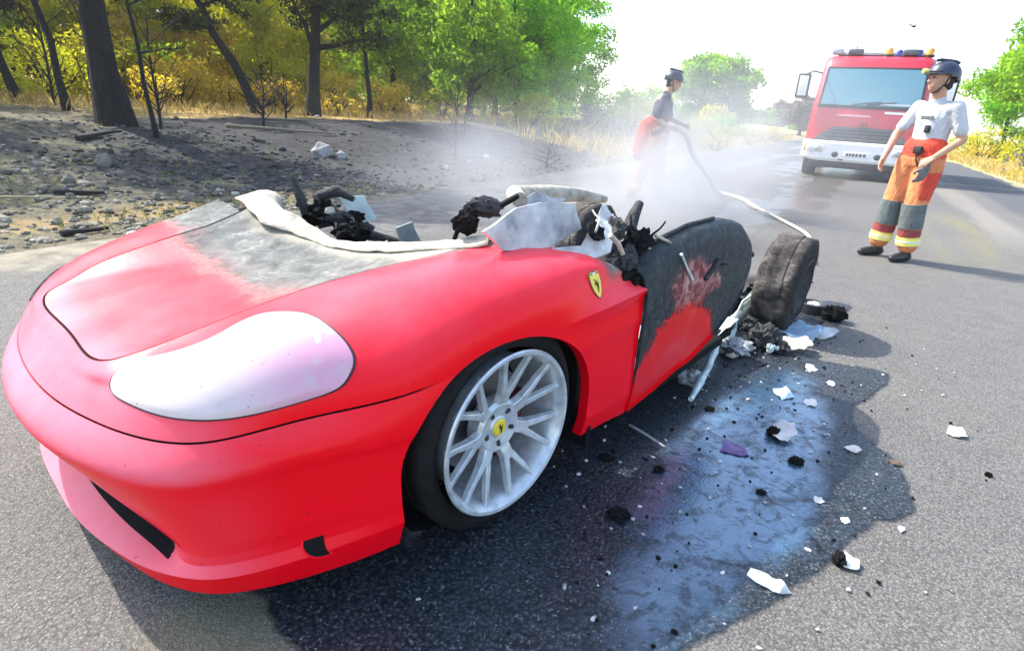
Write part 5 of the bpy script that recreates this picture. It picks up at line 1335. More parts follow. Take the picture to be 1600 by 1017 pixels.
for s in (-1, 1):
    mb = MB(); mb.box((s * .93, -.195, .745), (.38, .05, .19), bev=.02); h_ = mb.build('headlight', M_lampg, truck, 40)
    mb = MB(); mb.lathe([(0, .02), (.06, .015), (.072, 0)], 20, M=Matrix.Translation((s * .86, -.222, .745)) @ Matrix.Rotation(rad(90), 4, 'X')); mb.build('lamp_bowl', M_alu, h_, 40)
    mb = MB(); mb.box((s * 1.16, -.10, .745), (.09, .05, .16), bev=.015); mb.build('indicator', M_amber, truck, 40)
    mb = MB(); mb.lathe([(0, .012), (.055, .012), (.075, .0), (.075, -.02)], 18, M=Matrix.Translation((s * .46, -.205, .62)) @ Matrix.Rotation(rad(90), 4, 'X')); mb.build('fog_lamp', M_fblack, truck, 40)
    # wheels: tyre, rim
    wf = MB().lathe(tyre_prof(.26, .47, .30), 40, closed=True, M=Matrix.Rotation(rad(90), 4, 'Y')).mesh('wheel'); smooth_mesh(wf, 35)
    wo_ = obj('wheel', wf, M_tyre, truck, loc=(s * 1.02, .72, .47))
    mb = MB(); mb.lathe([(.26, .12), (.24, .06), (.12, .04), (.10, .12), (0, .13)], 24, M=Matrix.Rotation(rad(90 * s), 4, 'Y')); mb.build('rim', M_alu, wo_, 40)
    for y_ in (4.2,):
        wr = obj('wheel', wf, M_tyre, truck, loc=(s * 1.0, y_, .47))
    mb = MB(); mb.box((s * 1.19, .75, 1.02), (.08, 1.15, .30), bev=.03); mb.build('wheel_arch', M_fblack, truck, 40)
    # mirror on its bracket
    mb = MB(); mb.box((s * 1.53, .02, 2.32), (.30, .10, .62), bev=.04); mi_ = mb.build('mirror', M_fblack, truck, 40)
    mb = MB(); mb.box((s * 1.53, -.034, 2.32), (.20, .02, .50), bev=.008); mb.build('mirror_shell', M_fwhite, mi_, 40)
    mb = MB(); mb.tube([(s * 1.16, .25, 2.66), (s * 1.35, .08, 2.70), (s * 1.53, .02, 2.60)], .022, 6); mb.build('mirror_arm', M_fblack, mi_, 60)
    mb = MB(); mb.tube([(s * 1.18, .12, 1.98), (s * 1.35, .05, 1.98), (s * 1.53, .02, 2.05)], .020, 6); mb.build('mirror_arm', M_fblack, mi_, 60)
    # door with window and handle on each side of the cab
    mb = MB(); mb.box((s * 1.213, .98, 1.55), (.03, 1.0, 1.0), bev=.012); dr = mb.build('door', M_fred, truck, 40)
    mb = MB(); mb.box((s * 1.19, 1.0, 2.38), (.03, .92, .66), bev=.02, taper=(1, .82)); mb.build('door_window', M_glass, dr, 40)
    mb = MB(); mb.box((s * 1.235, 1.36, 1.72), (.03, .16, .035), bev=.01); mb.build('handle', M_fblack, dr, 40)
    # wipers
    mb = MB(); a, b = onfront(s * .15 - .2, 1.90, .05), onfront(s * .15 + .42, 1.99, .05); mb.tube([a, b], .014, 5); mb.build('wiper', M_fblack, truck, 60)
mb = MB(); mb.box((0, -.207, .64), (.54, .02, .125), bev=.006); npl = mb.build('number_plate', simple('plate_white', (.8, .8, .78), .4, vary=.05), truck, 40)
for k, (x, w_) in enumerate([(-.19, .05), (-.125, .05), (-.055, .06), (.02, .05), (.10, .06), (.185, .06)]):
    mb = MB(); mb.box((x, -.219, .64), (w_, .008, .075)); mb.build('plate_character', M_fblack, npl)
mb = MB(); mb.box((0, .05, .36), (2.05, .26, .20), bev=.03); mb.build('under_guard', M_fblack, truck, 40)
mb = MB(); mb.box((0, 2.6, .62), (1.9, 4.8, .40), bev=.03); mb.build('chassis', M_fblack, truck, 40)
mb = MB(); mb.tube([(-.35, -.18, .50), (-.35, -.27, .50), (-.27, -.27, .50), (-.27, -.18, .50)], .02, 6); mb.build('tow_eye', M_fblack, truck, 60)
# items seen through the windscreen
lump('white_bag', onfront(-.12, 1.98, -.12), (.24, .10, .16), M_fwhite, truck, 5, .2)
mb = MB(); mb.box(onfront(.55, 1.93, .03), (.62, .012, .035)); mb.build('windscreen_sticker', M_fwhite, truck)
# superstructure
mb = MB(); mb.box((0, 3.95, 1.98), (2.40, 4.0, 2.20), bev=.05); body = mb.build('equipment_body', M_fred, truck, 40)
for s in (-1, 1):
    for k in range(3):
        mb = MB(); mb.box((s * 1.205, 2.65 + 1.28 * k, 1.95), (.03, 1.12, 1.5), bev=.01); mb.build('roller_shutter', M_alu, body, 40)
mb = MB(); mb.box((0, .95, 3.20), (1.9, .5, .08), bev=.02); mb.build('roof_rack', M_alu, truck, 40)
for x, m_, nm in ((-.95, M_alu, 'roof_lamp'), (-.55, M_fgrey, 'roof_horn'), (.62, M_fgrey, 'roof_horn')):
    mb = MB(); mb.box((x, .72, 3.24), (.34 if m_ is M_fgrey else .26, .2, .15), bev=.04); mb.build(nm, m_, truck, 40)
for x in (.16, 1.0):
    mb = MB(); mb.lathe([(.09, 0), (.09, .05), (.085, .14), (.06, .19), (0, .20)], 20, M=Matrix.Translation((x, .7, 3.15))); bc_ = mb.build('beacon', M_amber, truck, 40)
    mb = MB(); mb.lathe([(.11, -.02), (.11, .03), (.09, .04)], 20, M=Matrix.Translation((x, .7, 3.15))); mb.build('beacon_base', M_fblack, bc_, 40)
for x in (.38, .80):
    mb = MB(); mb.lathe([(.07, 0), (.07, .12), (.04, .16), (0, .165)], 16, M=Matrix.Translation((x, .75, 3.15))); mb.build('blue_light', M_bluel, truck, 40)
mb = MB(); mb.tube([(-.55, .95, 3.15), (-.56, .97, 3.55)], [.018, .008], 6); mb.build('antenna', M_fblack, truck, 60)
for s in (-.35, .35):
    mb = MB(); mb.tube([(s, 2.2, 3.22), (s, 6.0, 3.22)], .03, 6); ld = mb.build('ladder_rail', M_alu, truck, 60)
for k in range(12):
    mb = MB(); mb.tube([(-.35, 2.4 + .3 * k, 3.22), (.35, 2.4 + .3 * k, 3.22)], .018, 6); mb.build('ladder_rung', M_alu, truck, 60)

# ================================================================== people
def flesh(name, parts, voxel, smooth=6, mat=None, parent=None, **k):
    """one continuous skin grown over tapered limbs: ('c', p0, p1, r0, r1) or ('e', centre, radii, euler)"""
    bm = bmesh.new()
    from mathutils import Euler
    for q in parts:
        if q[0] == 'c':
            a, b = Vector(q[1]), Vector(q[2]); n = 14; L = (b - a)
            M = L.to_track_quat('Z', 'Y').to_matrix().to_4x4() if L.length > 1e-6 else Matrix.Identity(4)
            prof_ = [(q[3] * math.sin(x), -q[3] * math.cos(x)) for x in np.linspace(0, math.pi / 2, 5)] + [(q[4] * math.cos(x), L.length + q[4] * math.sin(x)) for x in np.linspace(0, math.pi / 2, 5)]
            tb = MB(); tb.lathe([(max(r, 1e-4), h) for r, h in prof_], n, M=Matrix.Translation(a) @ M)
            vs = [bm.verts.new(v) for v in tb.v]
            for f in tb.f: bm.faces.new([vs[i] for i in f])
            bm.faces.new(vs[:n][::-1]); bm.faces.new(vs[-n:])
        else:
            r = bmesh.ops.create_icosphere(bm, subdivisions=3, radius=1)
            M = Matrix.Translation(q[1]) @ Euler(q[3] if len(q) > 3 else (0, 0, 0)).to_matrix().to_4x4() @ Matrix.Diagonal((*q[2], 1))
            bmesh.ops.transform(bm, matrix=M, verts=r['verts'])
    me = bpy.data.meshes.new('tmp'); bm.to_mesh(me); bm.free()
    o = bpy.data.objects.new('tmp', me); COL.objects.link(o)
    m = o.modifiers.new('r', 'REMESH'); m.mode = 'VOXEL'; m.voxel_size = voxel
    if smooth: m2 = o.modifiers.new('s', 'SMOOTH'); m2.factor = .5; m2.iterations = smooth
    dg = bpy.context.evaluated_depsgraph_get(); out = bpy.data.meshes.new_from_object(o.evaluated_get(dg)); out.name = name
    bpy.data.objects.remove(o); smooth_mesh(out)
    return obj(name, out, mat, parent, **k) if mat else out

def fabric(name, color, vary=.18, folds=.02, rough=.9, scale=9):
    t = NT(name); v = t.coord('Object'); nz = t.noise(v, scale, 5, .6, .5)
    t.bsdf(t.ramp(nz, [(.3, tuple(c * (1 - vary) for c in color)), (.7, tuple(min(1, c * (1 + vary)) for c in color))]), rough, 0, t.bump(t.noise(t.mapping(v, scale=(1, 1, .5)), scale * 1.3, 4, .6, 1.2), folds)); return t.m
t = NT('skin'); v = t.coord('Object'); t.bsdf(t.ramp(t.noise(v, 20, 4), [(.3, (.42, .22, .14)), (.7, (.52, .29, .19))]), .55, 0, None, Subsurface_Weight=.08); M_skin = t.m
M_hair = simple('dark_hair', (.012, .009, .007), .8)
M_helm = simple('navy_helmet', (.020, .026, .050), .38, vary=.2)
M_tee = fabric('white_tshirt', (.46, .48, .50), .08, .025)
M_navytee = fabric('navy_tshirt', (.030, .042, .075), .2, .025)
M_otrous = fabric('orange_trousers', (.62, .22, .085), .18, .03)
M_redor = fabric('red_orange_cloth', (.62, .060, .030), .2, .04)
M_knee = fabric('grey_knee_patch', (.11, .13, .125), .25, .02)
M_maroon = fabric('maroon_cloth', (.26, .045, .045), .2, .02)
t = NT('reflective_yellow'); v = t.coord(); t.bsdf((.80, .72, .18), .35, .1); M_refl = t.m
M_silver = simple('reflective_silver', (.75, .74, .66), .3, .3, vary=.08)
M_boot = simple('black_boot', (.012, .011, .010), .5)
M_glove = fabric('grey_glove', (.13, .13, .13), .3, .01)
M_strap = simple('black_strap', (.012, .012, .013), .7)
M_eye = simple('eye_dark', (.02, .015, .012), .2)

def hand_parts(w, d, side, up, curl=.5, s=1.0):
    """palm, four bent fingers of different length and a thumb. w wrist, d pointing direction, side = thumb side, up = back of the hand"""
    w, d, side, up = Vector(w), Vector(d).normalized(), Vector(side).normalized(), Vector(up).normalized()
    P = [('c', w, w + d * .03 * s, .024 * s, .026 * s), ('c', w + d * .03 * s + side * .020 * s, w + d * .085 * s + side * .024 * s, .015 * s, .014 * s), ('c', w + d * .03 * s, w + d * .088 * s, .017 * s, .015 * s), ('c', w + d * .03 * s - side * .02 * s, w + d * .08 * s - side * .025 * s, .015 * s, .013 * s)]
    for i, (off, L) in enumerate([(.028, .068), (.010, .077), (-.009, .072), (-.027, .056)]):
        b = w + d * (.088 - .004 * abs(i - 1)) * s + side * off * s; dr = d.copy(); ax = -up
        for j, f in enumerate((.45, .32, .25)):
            dr = (dr * math.cos(curl * (.5 + .35 * j)) + ax * math.sin(curl * (.5 + .35 * j))).normalized()
            e = b + dr * L * f * s; P.append(('c', b, e, (.0095 - .001 * j) * s, (.0088 - .001 * j) * s)); b = e
    b = w + d * .035 * s + side * .028 * s; dr = (d * .7 + side * .7 - up * .25).normalized()
    e = b + dr * .040 * s; P.append(('c', b, e, .0135 * s, .011 * s)); dr = (d * .9 + side * .15 - up * .4).normalized(); P.append(('c', e, e + dr * .032 * s, .0105 * s, .0085 * s))
    return P

def head_parts(c, face, up):
    """c = centre of the head; face, up directions"""
    c, f, u = Vector(c), Vector(face).normalized(), Vector(up).normalized(); l = u.cross(f).normalized()
    M = Matrix((f, l, u)).transposed(); eu = M.to_euler()
    P = lambda a, b, d: c + f * a + l * b + u * d
    parts = [('e', P(-.012, 0, .025), (.098, .076, .092), eu), ('e', P(.022, 0, -.035), (.070, .060, .078), eu), ('c', P(.045, 0, -.085), P(.062, 0, -.082), .028, .022),
             ('c', P(.082, 0, .018), P(.104, 0, -.022), .011, .0155), ('c', P(.100, .010, -.026), P(.100, -.010, -.026), .010, .010),
             ('c', P(.078, -.020, -.055), P(.078, .020, -.055), .0115, .0115), ('c', P(.074, -.018, -.068), P(.074, .018, -.068), .0105, .0105),
             ('c', P(.074, .045, .028), P(.084, .012, .030), .012, .012), ('c', P(.074, -.045, .028), P(.084, -.012, .030), .012, .012),
             ('e', P(.050, .044, -.018), (.026, .020, .022), eu), ('e', P(.050, -.044, -.018), (.026, .020, .022), eu),
             ('e', P(-.012, .080, -.008), (.020, .009, .034), eu), ('e', P(-.012, -.080, -.008), (.020, .009, .034), eu)]
    return parts, P, M

def helmet_on(c, face, up, person, lamp=True):
    c, f, u = Vector(c), Vector(face).normalized(), Vector(up).normalized(); l = u.cross(f).normalized()
    M = Matrix((f, l, u)).transposed().to_4x4(); M.translation = c
    bm = bmesh.new(); bmesh.ops.create_uvsphere(bm, u_segments=36, v_segments=20, radius=1)
    bmesh.ops.delete(bm, geom=[v_ for v_ in bm.verts if v_.co.z < -.18 + .30 * max(0, v_.co.x) - .32 * max(0, -v_.co.x)], context='VERTS')
    for v_ in bm.verts: v_.co = Vector((v_.co.x * .137 - .012, v_.co.y * .112, v_.co.z * .118 + .040))
    bmesh.ops.solidify(bm, geom=bm.faces[:], thickness=.010)
    me = bpy.data.meshes.new('helmet'); bm.transform(M); bm.to_mesh(me); bm.free(); smooth_mesh(me, 50)
    h = obj('helmet', me, M_helm, person)
    mb = MB(); vs = []; n = 16
    for k in range(n + 1):
        a = rad(-62 + 124 * k / n); x, y = .128 * math.cos(a) - .012, .108 * math.sin(a); o_ = .036 * math.cos(a) ** 1.2 + .006
        vs += [(x, y, .052), (x + o_ * math.cos(a), y + o_ * math.sin(a) * .8, .040), (x + o_ * math.cos(a), y + o_ * math.sin(a) * .8, .034), (x - .004, y, .042)]
    fs = [(k*4+j, (k+1)*4+j, (k+1)*4+(j+1) % 4, k*4+(j+1) % 4) for k in range(n) for j in range(4)]
    mb.add(vs, fs, 0, M); mb.build('visor', M_helm, h, 40)
    mb = MB(); mb.tube([(.10 * math.cos(a) - .012, .012 * math.sin(0), .162 - .02 * (1 - math.cos(b_))) for a, b_ in ((0, 1.2), (.8, .5), (1.57, 0), (2.3, .5), (3.14, 1.2))], .014, 8, M=M); mb.build('helmet_ridge', M_helm, h, 60)
    if lamp:
        mb = MB(); mb.lathe([(0, .035), (.020, .035), (.024, .02), (.018, -.03), (0, -.03)], 14, M=M @ Matrix.Translation((.128, -.035, .058)) @ Matrix.Rotation(rad(90), 4, 'Y')); mb.build('helmet_lamp', M_refl, h, 40)
    for s in (-1, 1):
        mb = MB(); mb.tube([(-.01, .098 * s, .02), (.010, .088 * s, -.045), (.035, .050 * s, -.105), (.045, 0, -.118)], .007, 6, M=M); mb.build('chin_strap', M_strap, h, 60)
    return h

def band(name, p0, p1, r, h, mat, parent, off=.004, t0=0.0, rx=1.0):
    """cuff round a limb between two points"""
    a, b = Vector(p0), Vector(p1); q = (b - a).to_track_quat('Z', 'Y').to_matrix().to_4x4(); L = (b - a).length
    mb = MB(); mb.lathe([(r - .004, 0), (r + off, .002), (r + off, L - .002), (r - .004, L)], 24, M=Matrix.Translation(a) @ q)
    return mb.build(name, mat, parent, 50)

def boots(person, ankles, toes):
    for a, f in zip(ankles, toes):
        a = Vector(a); f = Vector((f[0], f[1], 0)).normalized(); 
        g = Vector((a.x, a.y, 0))
        parts = [('c', a + Vector((0, 0, .06)), g + Vector((0, 0, .055)), .056, .050), ('c', g + Vector((0, 0, .048)) - f * .035, g + f * .12 + Vector((0, 0, .042)), .046, .044), ('c', g + f * .12 + Vector((0, 0, .042)), g + f * .175 + Vector((0, 0, .036)), .044, .034)]
        me = flesh('boot', parts, .012, 4)
        for v_ in me.vertices:
            if v_.co.z < .004: v_.co.z = .002
        bo_ = obj('boot', me, M_boot, person)

# ---- firefighter watching at the right: local axes +X facing, +Y his left, +Z up
def stander():
    P = empty('person', (3.78, 5.80, 0), math.atan2(-.30, -.95), label='firefighter in white T-shirt and orange trousers with yellow ankle bands, standing at the right', cat='person')
    hipL, hipR = (-.01, .095, .93), (.0, -.095, .93); kL, kR = (.035, .105, .50), (.05, -.125, .50); aL, aR = (-.01, .115, .095), (.06, -.15, .095)
    shL, shR = (-.03, .185, 1.43), (-.02, -.185, 1.43)
    eL, wL = (-.11, .255, 1.16), (.09, .205, 1.00)
    eR, wR = (.10, -.245, 1.17), (.24, -.19, .96)
    hc = (.035, .0, 1.655); face = (.92, -.34, .06); up = (-.04, 0, 1)
    hp, hP, hM = head_parts(hc, face, up)
    body = hp + [('c', (-.005, 0, 1.47), (.015, 0, 1.60), .060, .056), ('c', (-.02, 0, 1.10), (-.03, 0, 1.36), .115, .120), ('c', (-.02, .10, 1.40), shL, .065, .052), ('c', (-.02, -.10, 1.40), shR, .065, .052), ('c', (-.01, .06, .96), (-.01, -.06, .96), .12, .12),
        ('c', hipL, kL, .085, .058), ('c', hipR, kR, .085, .058), ('c', kL, aL, .055, .040), ('c', kR, aR, .055, .040),
        ('c', shL, eL, .050, .040), ('c', eL, wL, .040, .026), ('c', shR, eR, .050, .040), ('c', eR, wR, .040, .026)]
    body += hand_parts(wL, (.85, -.15, -.5), (.2, -.9, .1), (.45, .2, .85), .8) + hand_parts(wR, (.35, .1, -.93), (.9, .3, .3), (.2, -.95, 0), .6)
    flesh('body', body, .0085, 3, M_skin, P)
    tee = [('c', (-.02, .02, 1.06), (-.03, .02, 1.34), .122, .128), ('c', (-.02, -.02, 1.06), (-.03, -.02, 1.34), .122, .128), ('c', (-.03, .05, 1.12), (-.035, .075, 1.35), .105, .095), ('c', (-.03, -.05, 1.12), (-.035, -.075, 1.35), .105, .095), ('c', (-.025, .09, 1.40), shL, .072, .060), ('c', (-.025, -.09, 1.40), shR, .072, .060), ('c', (-.015, 0, 1.41), (-.005, 0, 1.495), .085, .064),
           ('c', shL, tuple(Vector(shL).lerp(Vector(eL), .72)), .062, .058), ('c', shR, tuple(Vector(shR).lerp(Vector(eR), .72)), .062, .058)]
    sh = flesh('tshirt', tee, .011, 5, M_tee, P)
    tr = [('c', (-.015, .055, .97), (-.015, -.055, .97), .148, .148), ('c', (-.015, .05, 1.06), (-.015, -.05, 1.06), .142, .142), ('c', hipL, kL, .122, .098), ('c', hipR, kR, .122, .098), ('c', kL, (aL[0], aL[1], .17), .098, .092), ('c', kR, (aR[0], aR[1], .17), .098, .092), ('c', (-.05, .07, .88), (-.05, -.07, .88), .12, .12)]
    me = flesh('trousers', tr, .012, 5)
    me.materials.append(M_otrous); me.materials.append(M_redor)
    for p_ in me.polygons:
        c = p_.center
        if c.z > .985 or (c.y > .16 and .60 < c.z < .86 and c.x < .10): p_.material_index = 1
    tro = obj('trousers', me, None, P)
    for k_, a_ in ((kL, aL), (kR, aR)):
        k_, a_ = Vector(k_), Vector(a_)
        band('knee_patch', k_.lerp(a_, .42), k_.lerp(a_, -.16), .099, .2, M_knee, P, .006)
        band('maroon_cuff', k_.lerp(a_, .60), k_.lerp(a_, .44), .096, .1, M_maroon, P, .003)
        b_ = band('reflective_band', k_.lerp(a_, .82), k_.lerp(a_, .62), .095, .1, M_refl, P, .006)
        band('silver_stripe', k_.lerp(a_, .745), k_.lerp(a_, .695), .101, .03, M_silver, b_, .003)
    boots(P, (aL, aR), ((.97, .1), (.97, -.12)))
    helmet_on((hc[0] - .004, hc[1], hc[2] + .004), face, up, P)
    for s in (-1, 1):
        c = hP(.088, .032 * s, .012); mb = MB(); mb.lathe([(0, .008), (.007, .006), (.010, 0)], 10, M=Matrix.Translation(c) @ Vector(face).to_track_quat('Z', 'Y').to_matrix().to_4x4()); mb.build('eye', M_eye, P, 60)
    flesh('hair', [('e', hP(-.035, 0, .0), (.075, .080, .075)), ('e', hP(-.06, 0, -.045), (.04, .06, .04))], .012, 2, M_hair, P)
    # chest print, small radio and belt buckle
    mb = MB(); mb.box((.094, .02, 1.335), (.012, .12, .03), bev=.004, M=Matrix.Rotation(0, 4, 'Z')); mb.build('chest_print', M_knee, P)
    mb = MB(); mb.box((.104, .06, 1.235), (.03, .045, .065), bev=.008); mb.build('radio', M_strap, P, 40)
    mb = MB(); mb.box((.138, .055, 1.05), (.035, .085, .07), bev=.012); bk = mb.build('belt_pouch', M_strap, P, 40)
    mb = MB(); mb.tube([(.14, .05, 1.02), (.155, .08, .96), (.13, .10, .90)], .008, 6); mb.build('belt_cord', M_strap, P, 60)
    flesh('glove', hand_parts(Vector(wL) + Vector((.045, -.01, -.075)), (.3, .0, -.95), (.9, -.2, .2), (.1, .95, 0), .6, 1.15), .010, 2, M_glove, P)
    # red braces hanging by the hip
    mb = MB(); mb.tube([(-.02, .165, 1.02), (-.06, .185, .86), (-.03, .19, .72), (.03, .175, .64)], .016, 6); mb.build('hanging_brace', M_redor, P, 60)
    return P
stander()

# ---- firefighter with the hose, in profile, half lost in smoke
def hoser():
    P = empty('person', (1.98, 9.05, 0), math.atan2(-.30, .95), label='firefighter in navy T-shirt with red jacket round the waist, holding a hose in smoke', cat='person')
    hipL, hipR = (-.03, .095, .95), (-.03, -.095, .95); kL, kR = (.06, .11, .52), (-.10, -.11, .50); aL, aR = (.10, .12, .095), (-.26, -.12, .11)
    shL, shR = (.02, .19, 1.44), (.06, -.19, 1.44)
    eL, wL = (.10, .27, 1.18), (.36, .13, 1.10); eR, wR = (-.03, -.27, 1.17), (.18, -.12, 1.06)
    hc = (.12, 0, 1.665); face = (.97, .02, -.22); up = (.2, 0, 1)
    hp, hP, hM = head_parts(hc, face, up)
    body = hp + [('c', (.04, 0, 1.48), (.09, 0, 1.60), .060, .056), ('c', (-.02, 0, 1.10), (.02, 0, 1.38), .125, .140), ('c', (.02, .10, 1.41), shL, .085, .066), ('c', (.03, -.10, 1.41), shR, .085, .066), ('c', (-.03, .06, .98), (-.03, -.06, .98), .12, .12),
        ('c', hipL, kL, .085, .058), ('c', hipR, kR, .085, .058), ('c', kL, aL, .055, .040), ('c', kR, aR, .055, .040), ('c', shL, eL, .050, .040), ('c', eL, wL, .040, .026), ('c', shR, eR, .050, .040), ('c', eR, wR, .040, .026)]
    body += hand_parts(wL, (.7, -.55, -.3), (.2, .3, .9), (.5, .75, 0), 1.3) + hand_parts(wR, (.75, .5, -.3), (.2, -.3, .9), (.5, -.75, 0), 1.3)
    flesh('body', body, .009, 3, M_skin, P)
    flesh('tshirt', [('c', (-.02, .02, 1.06), (.02, .02, 1.36), .130, .138), ('c', (-.02, -.02, 1.06), (.02, -.02, 1.36), .130, .138), ('c', (-.0, .06, 1.12), (.02, .08, 1.37), .115, .105), ('c', (-.0, -.06, 1.12), (.02, -.08, 1.37), .115, .105), ('c', (.02, .09, 1.41), shL, .08, .066), ('c', (.03, -.09, 1.41), shR, .08, .066), ('c', (.03, 0, 1.43), (.05, 0, 1.51), .09, .066),
        ('c', shL, tuple(Vector(shL).lerp(Vector(eL), .8)), .078, .072), ('c', shR, tuple(Vector(shR).lerp(Vector(eR), .8)), .078, .072)], .011, 5, M_navytee, P)
    flesh('trousers', [('c', (-.03, .055, .98), (-.03, -.055, .98), .150, .150), ('c', hipL, kL, .125, .100), ('c', hipR, kR, .125, .100), ('c', kL, (aL[0], aL[1], .17), .10, .095), ('c', kR, (aR[0], aR[1], .18), .10, .095), ('c', (-.08, .07, .90), (-.08, -.07, .90), .12, .12)], .012, 5, M_otrous, P)
    ja = [('c', (-.10, .09, 1.10), (-.10, -.09, 1.10), .115, .115), ('c', (-.16, .08, 1.05), (-.22, .09, .70), .13, .12), ('c', (-.16, -.08, 1.05), (-.22, -.10, .70), .13, .12), ('c', (-.2, 0, .95), (-.24, 0, .66), .12, .10), ('c', (-.05, .16, 1.08), (.10, .13, 1.02), .06, .05), ('c', (.10, .13, 1.02), (.13, .05, .82), .045, .035)]
    jk = flesh('jacket', ja, .014, 4, M_redor, P)
    band('jacket_band', (-.225, -.01, .64), (-.222, -.01, .69), .17, .05, M_refl, jk, .012)
    for k_, a_ in ((kL, aL), (kR, aR)):
        k_, a_ = Vector(k_), Vector(a_)
        b_ = band('reflective_band', k_.lerp(a_, .84), k_.lerp(a_, .62), .097, .1, M_refl, P, .006)
    boots(P, (aL, aR), ((.98, .05), (.98, -.1)))
    helmet_on((hc[0] - .004, hc[1], hc[2] + .004), face, up, P, lamp=False)
    for s in (-1, 1):
        c = hP(.088, .032 * s, .012); mb = MB(); mb.lathe([(0, .008), (.007, .006), (.010, 0)], 10, M=Matrix.Translation(c) @ Vector(face).to_track_quat('Z', 'Y').to_matrix().to_4x4()); mb.build('eye', M_eye, P, 60)
    flesh('hair', [('e', hP(-.035, 0, .0), (.075, .080, .075)), ('e', hP(-.06, 0, -.045), (.04, .06, .04))], .012, 2, M_hair, P)
    return P
hp_ = hoser()

# ---- hose: from his hands down to the tarmac and away to the right, with its nozzle
bpy.context.view_layer.update()
mw = hp_.matrix_world
g0 = mw @ Vector((.14, -.04, 1.06)); g1 = mw @ Vector((-.02, -.30, .98))
a_ = mw @ Vector((.30, .02, 1.03)); b_ = Vector((3.38, 10.12, .06))
hz = [tuple(mw @ Vector((.08, -.02, 1.05))), tuple(mw @ Vector((.20, .0, 1.06)))] + [tuple(a_.lerp(b_, f) - Vector((0, 0, .05 * math.sin(math.pi * f)))) for f in (0, .25, .5, .75, 1)] + [(3.55, 9.9, .03), (3.52, 9.0, .03), (3.48, 8.2, .03), (3.42, 7.4, .03), (3.34, 6.75, .03), (3.05, 6.0, .03), (2.75, 5.3, .03)]
def dense(P, k=8):
    P = np.array(P, float); d = np.r_[0, np.cumsum(np.linalg.norm(np.diff(P, axis=0), axis=1))]; q = nat_spline(d, P, np.linspace(0, d[-1], len(P) * k)); q[:, 2] = np.maximum(q[:, 2], .022); return [tuple(p) for p in q]
t = NT('white_canvas_hose'); v = t.coord(); t.bsdf(t.ramp(t.noise(v, 30, 4), [(.3, (.46, .42, .34)), (.7, (.66, .62, .53))]), .85, 0, t.bump(t.noise(v, 80, 3), .004)); M_hose = t.m
hs = empty('fire_hose', (g0.x, g0.y, 0), 0, label='pale fire hose running from the man in smoke to the burnt rear wheel', cat='hose')
inv = Matrix.Translation(-Vector((g0.x, g0.y, 0)))
mb = MB(); hd = dense(hz); mb.tube(hd, [.034 - .016 * float(sstep(10.2 - p[1], 0, .6)) if k > 56 else .034 for k, p in enumerate(hd)], 10, M=inv); mb.build('hose_line', M_hose, hs, 60)
nd = (g1 - g0).normalized()
mb = MB(); mb.lathe([(.03, -.06), (.036, -.03), (.030, .04), (.026, .10), (.034, .18), (.040, .24), (.030, .24), (0, .22)], 18, M=inv @ Matrix.Translation(g0 + nd * .12) @ nd.to_track_quat('Z', 'Y').to_matrix().to_4x4()); mb.build('nozzle', M_strap, hs, 40)

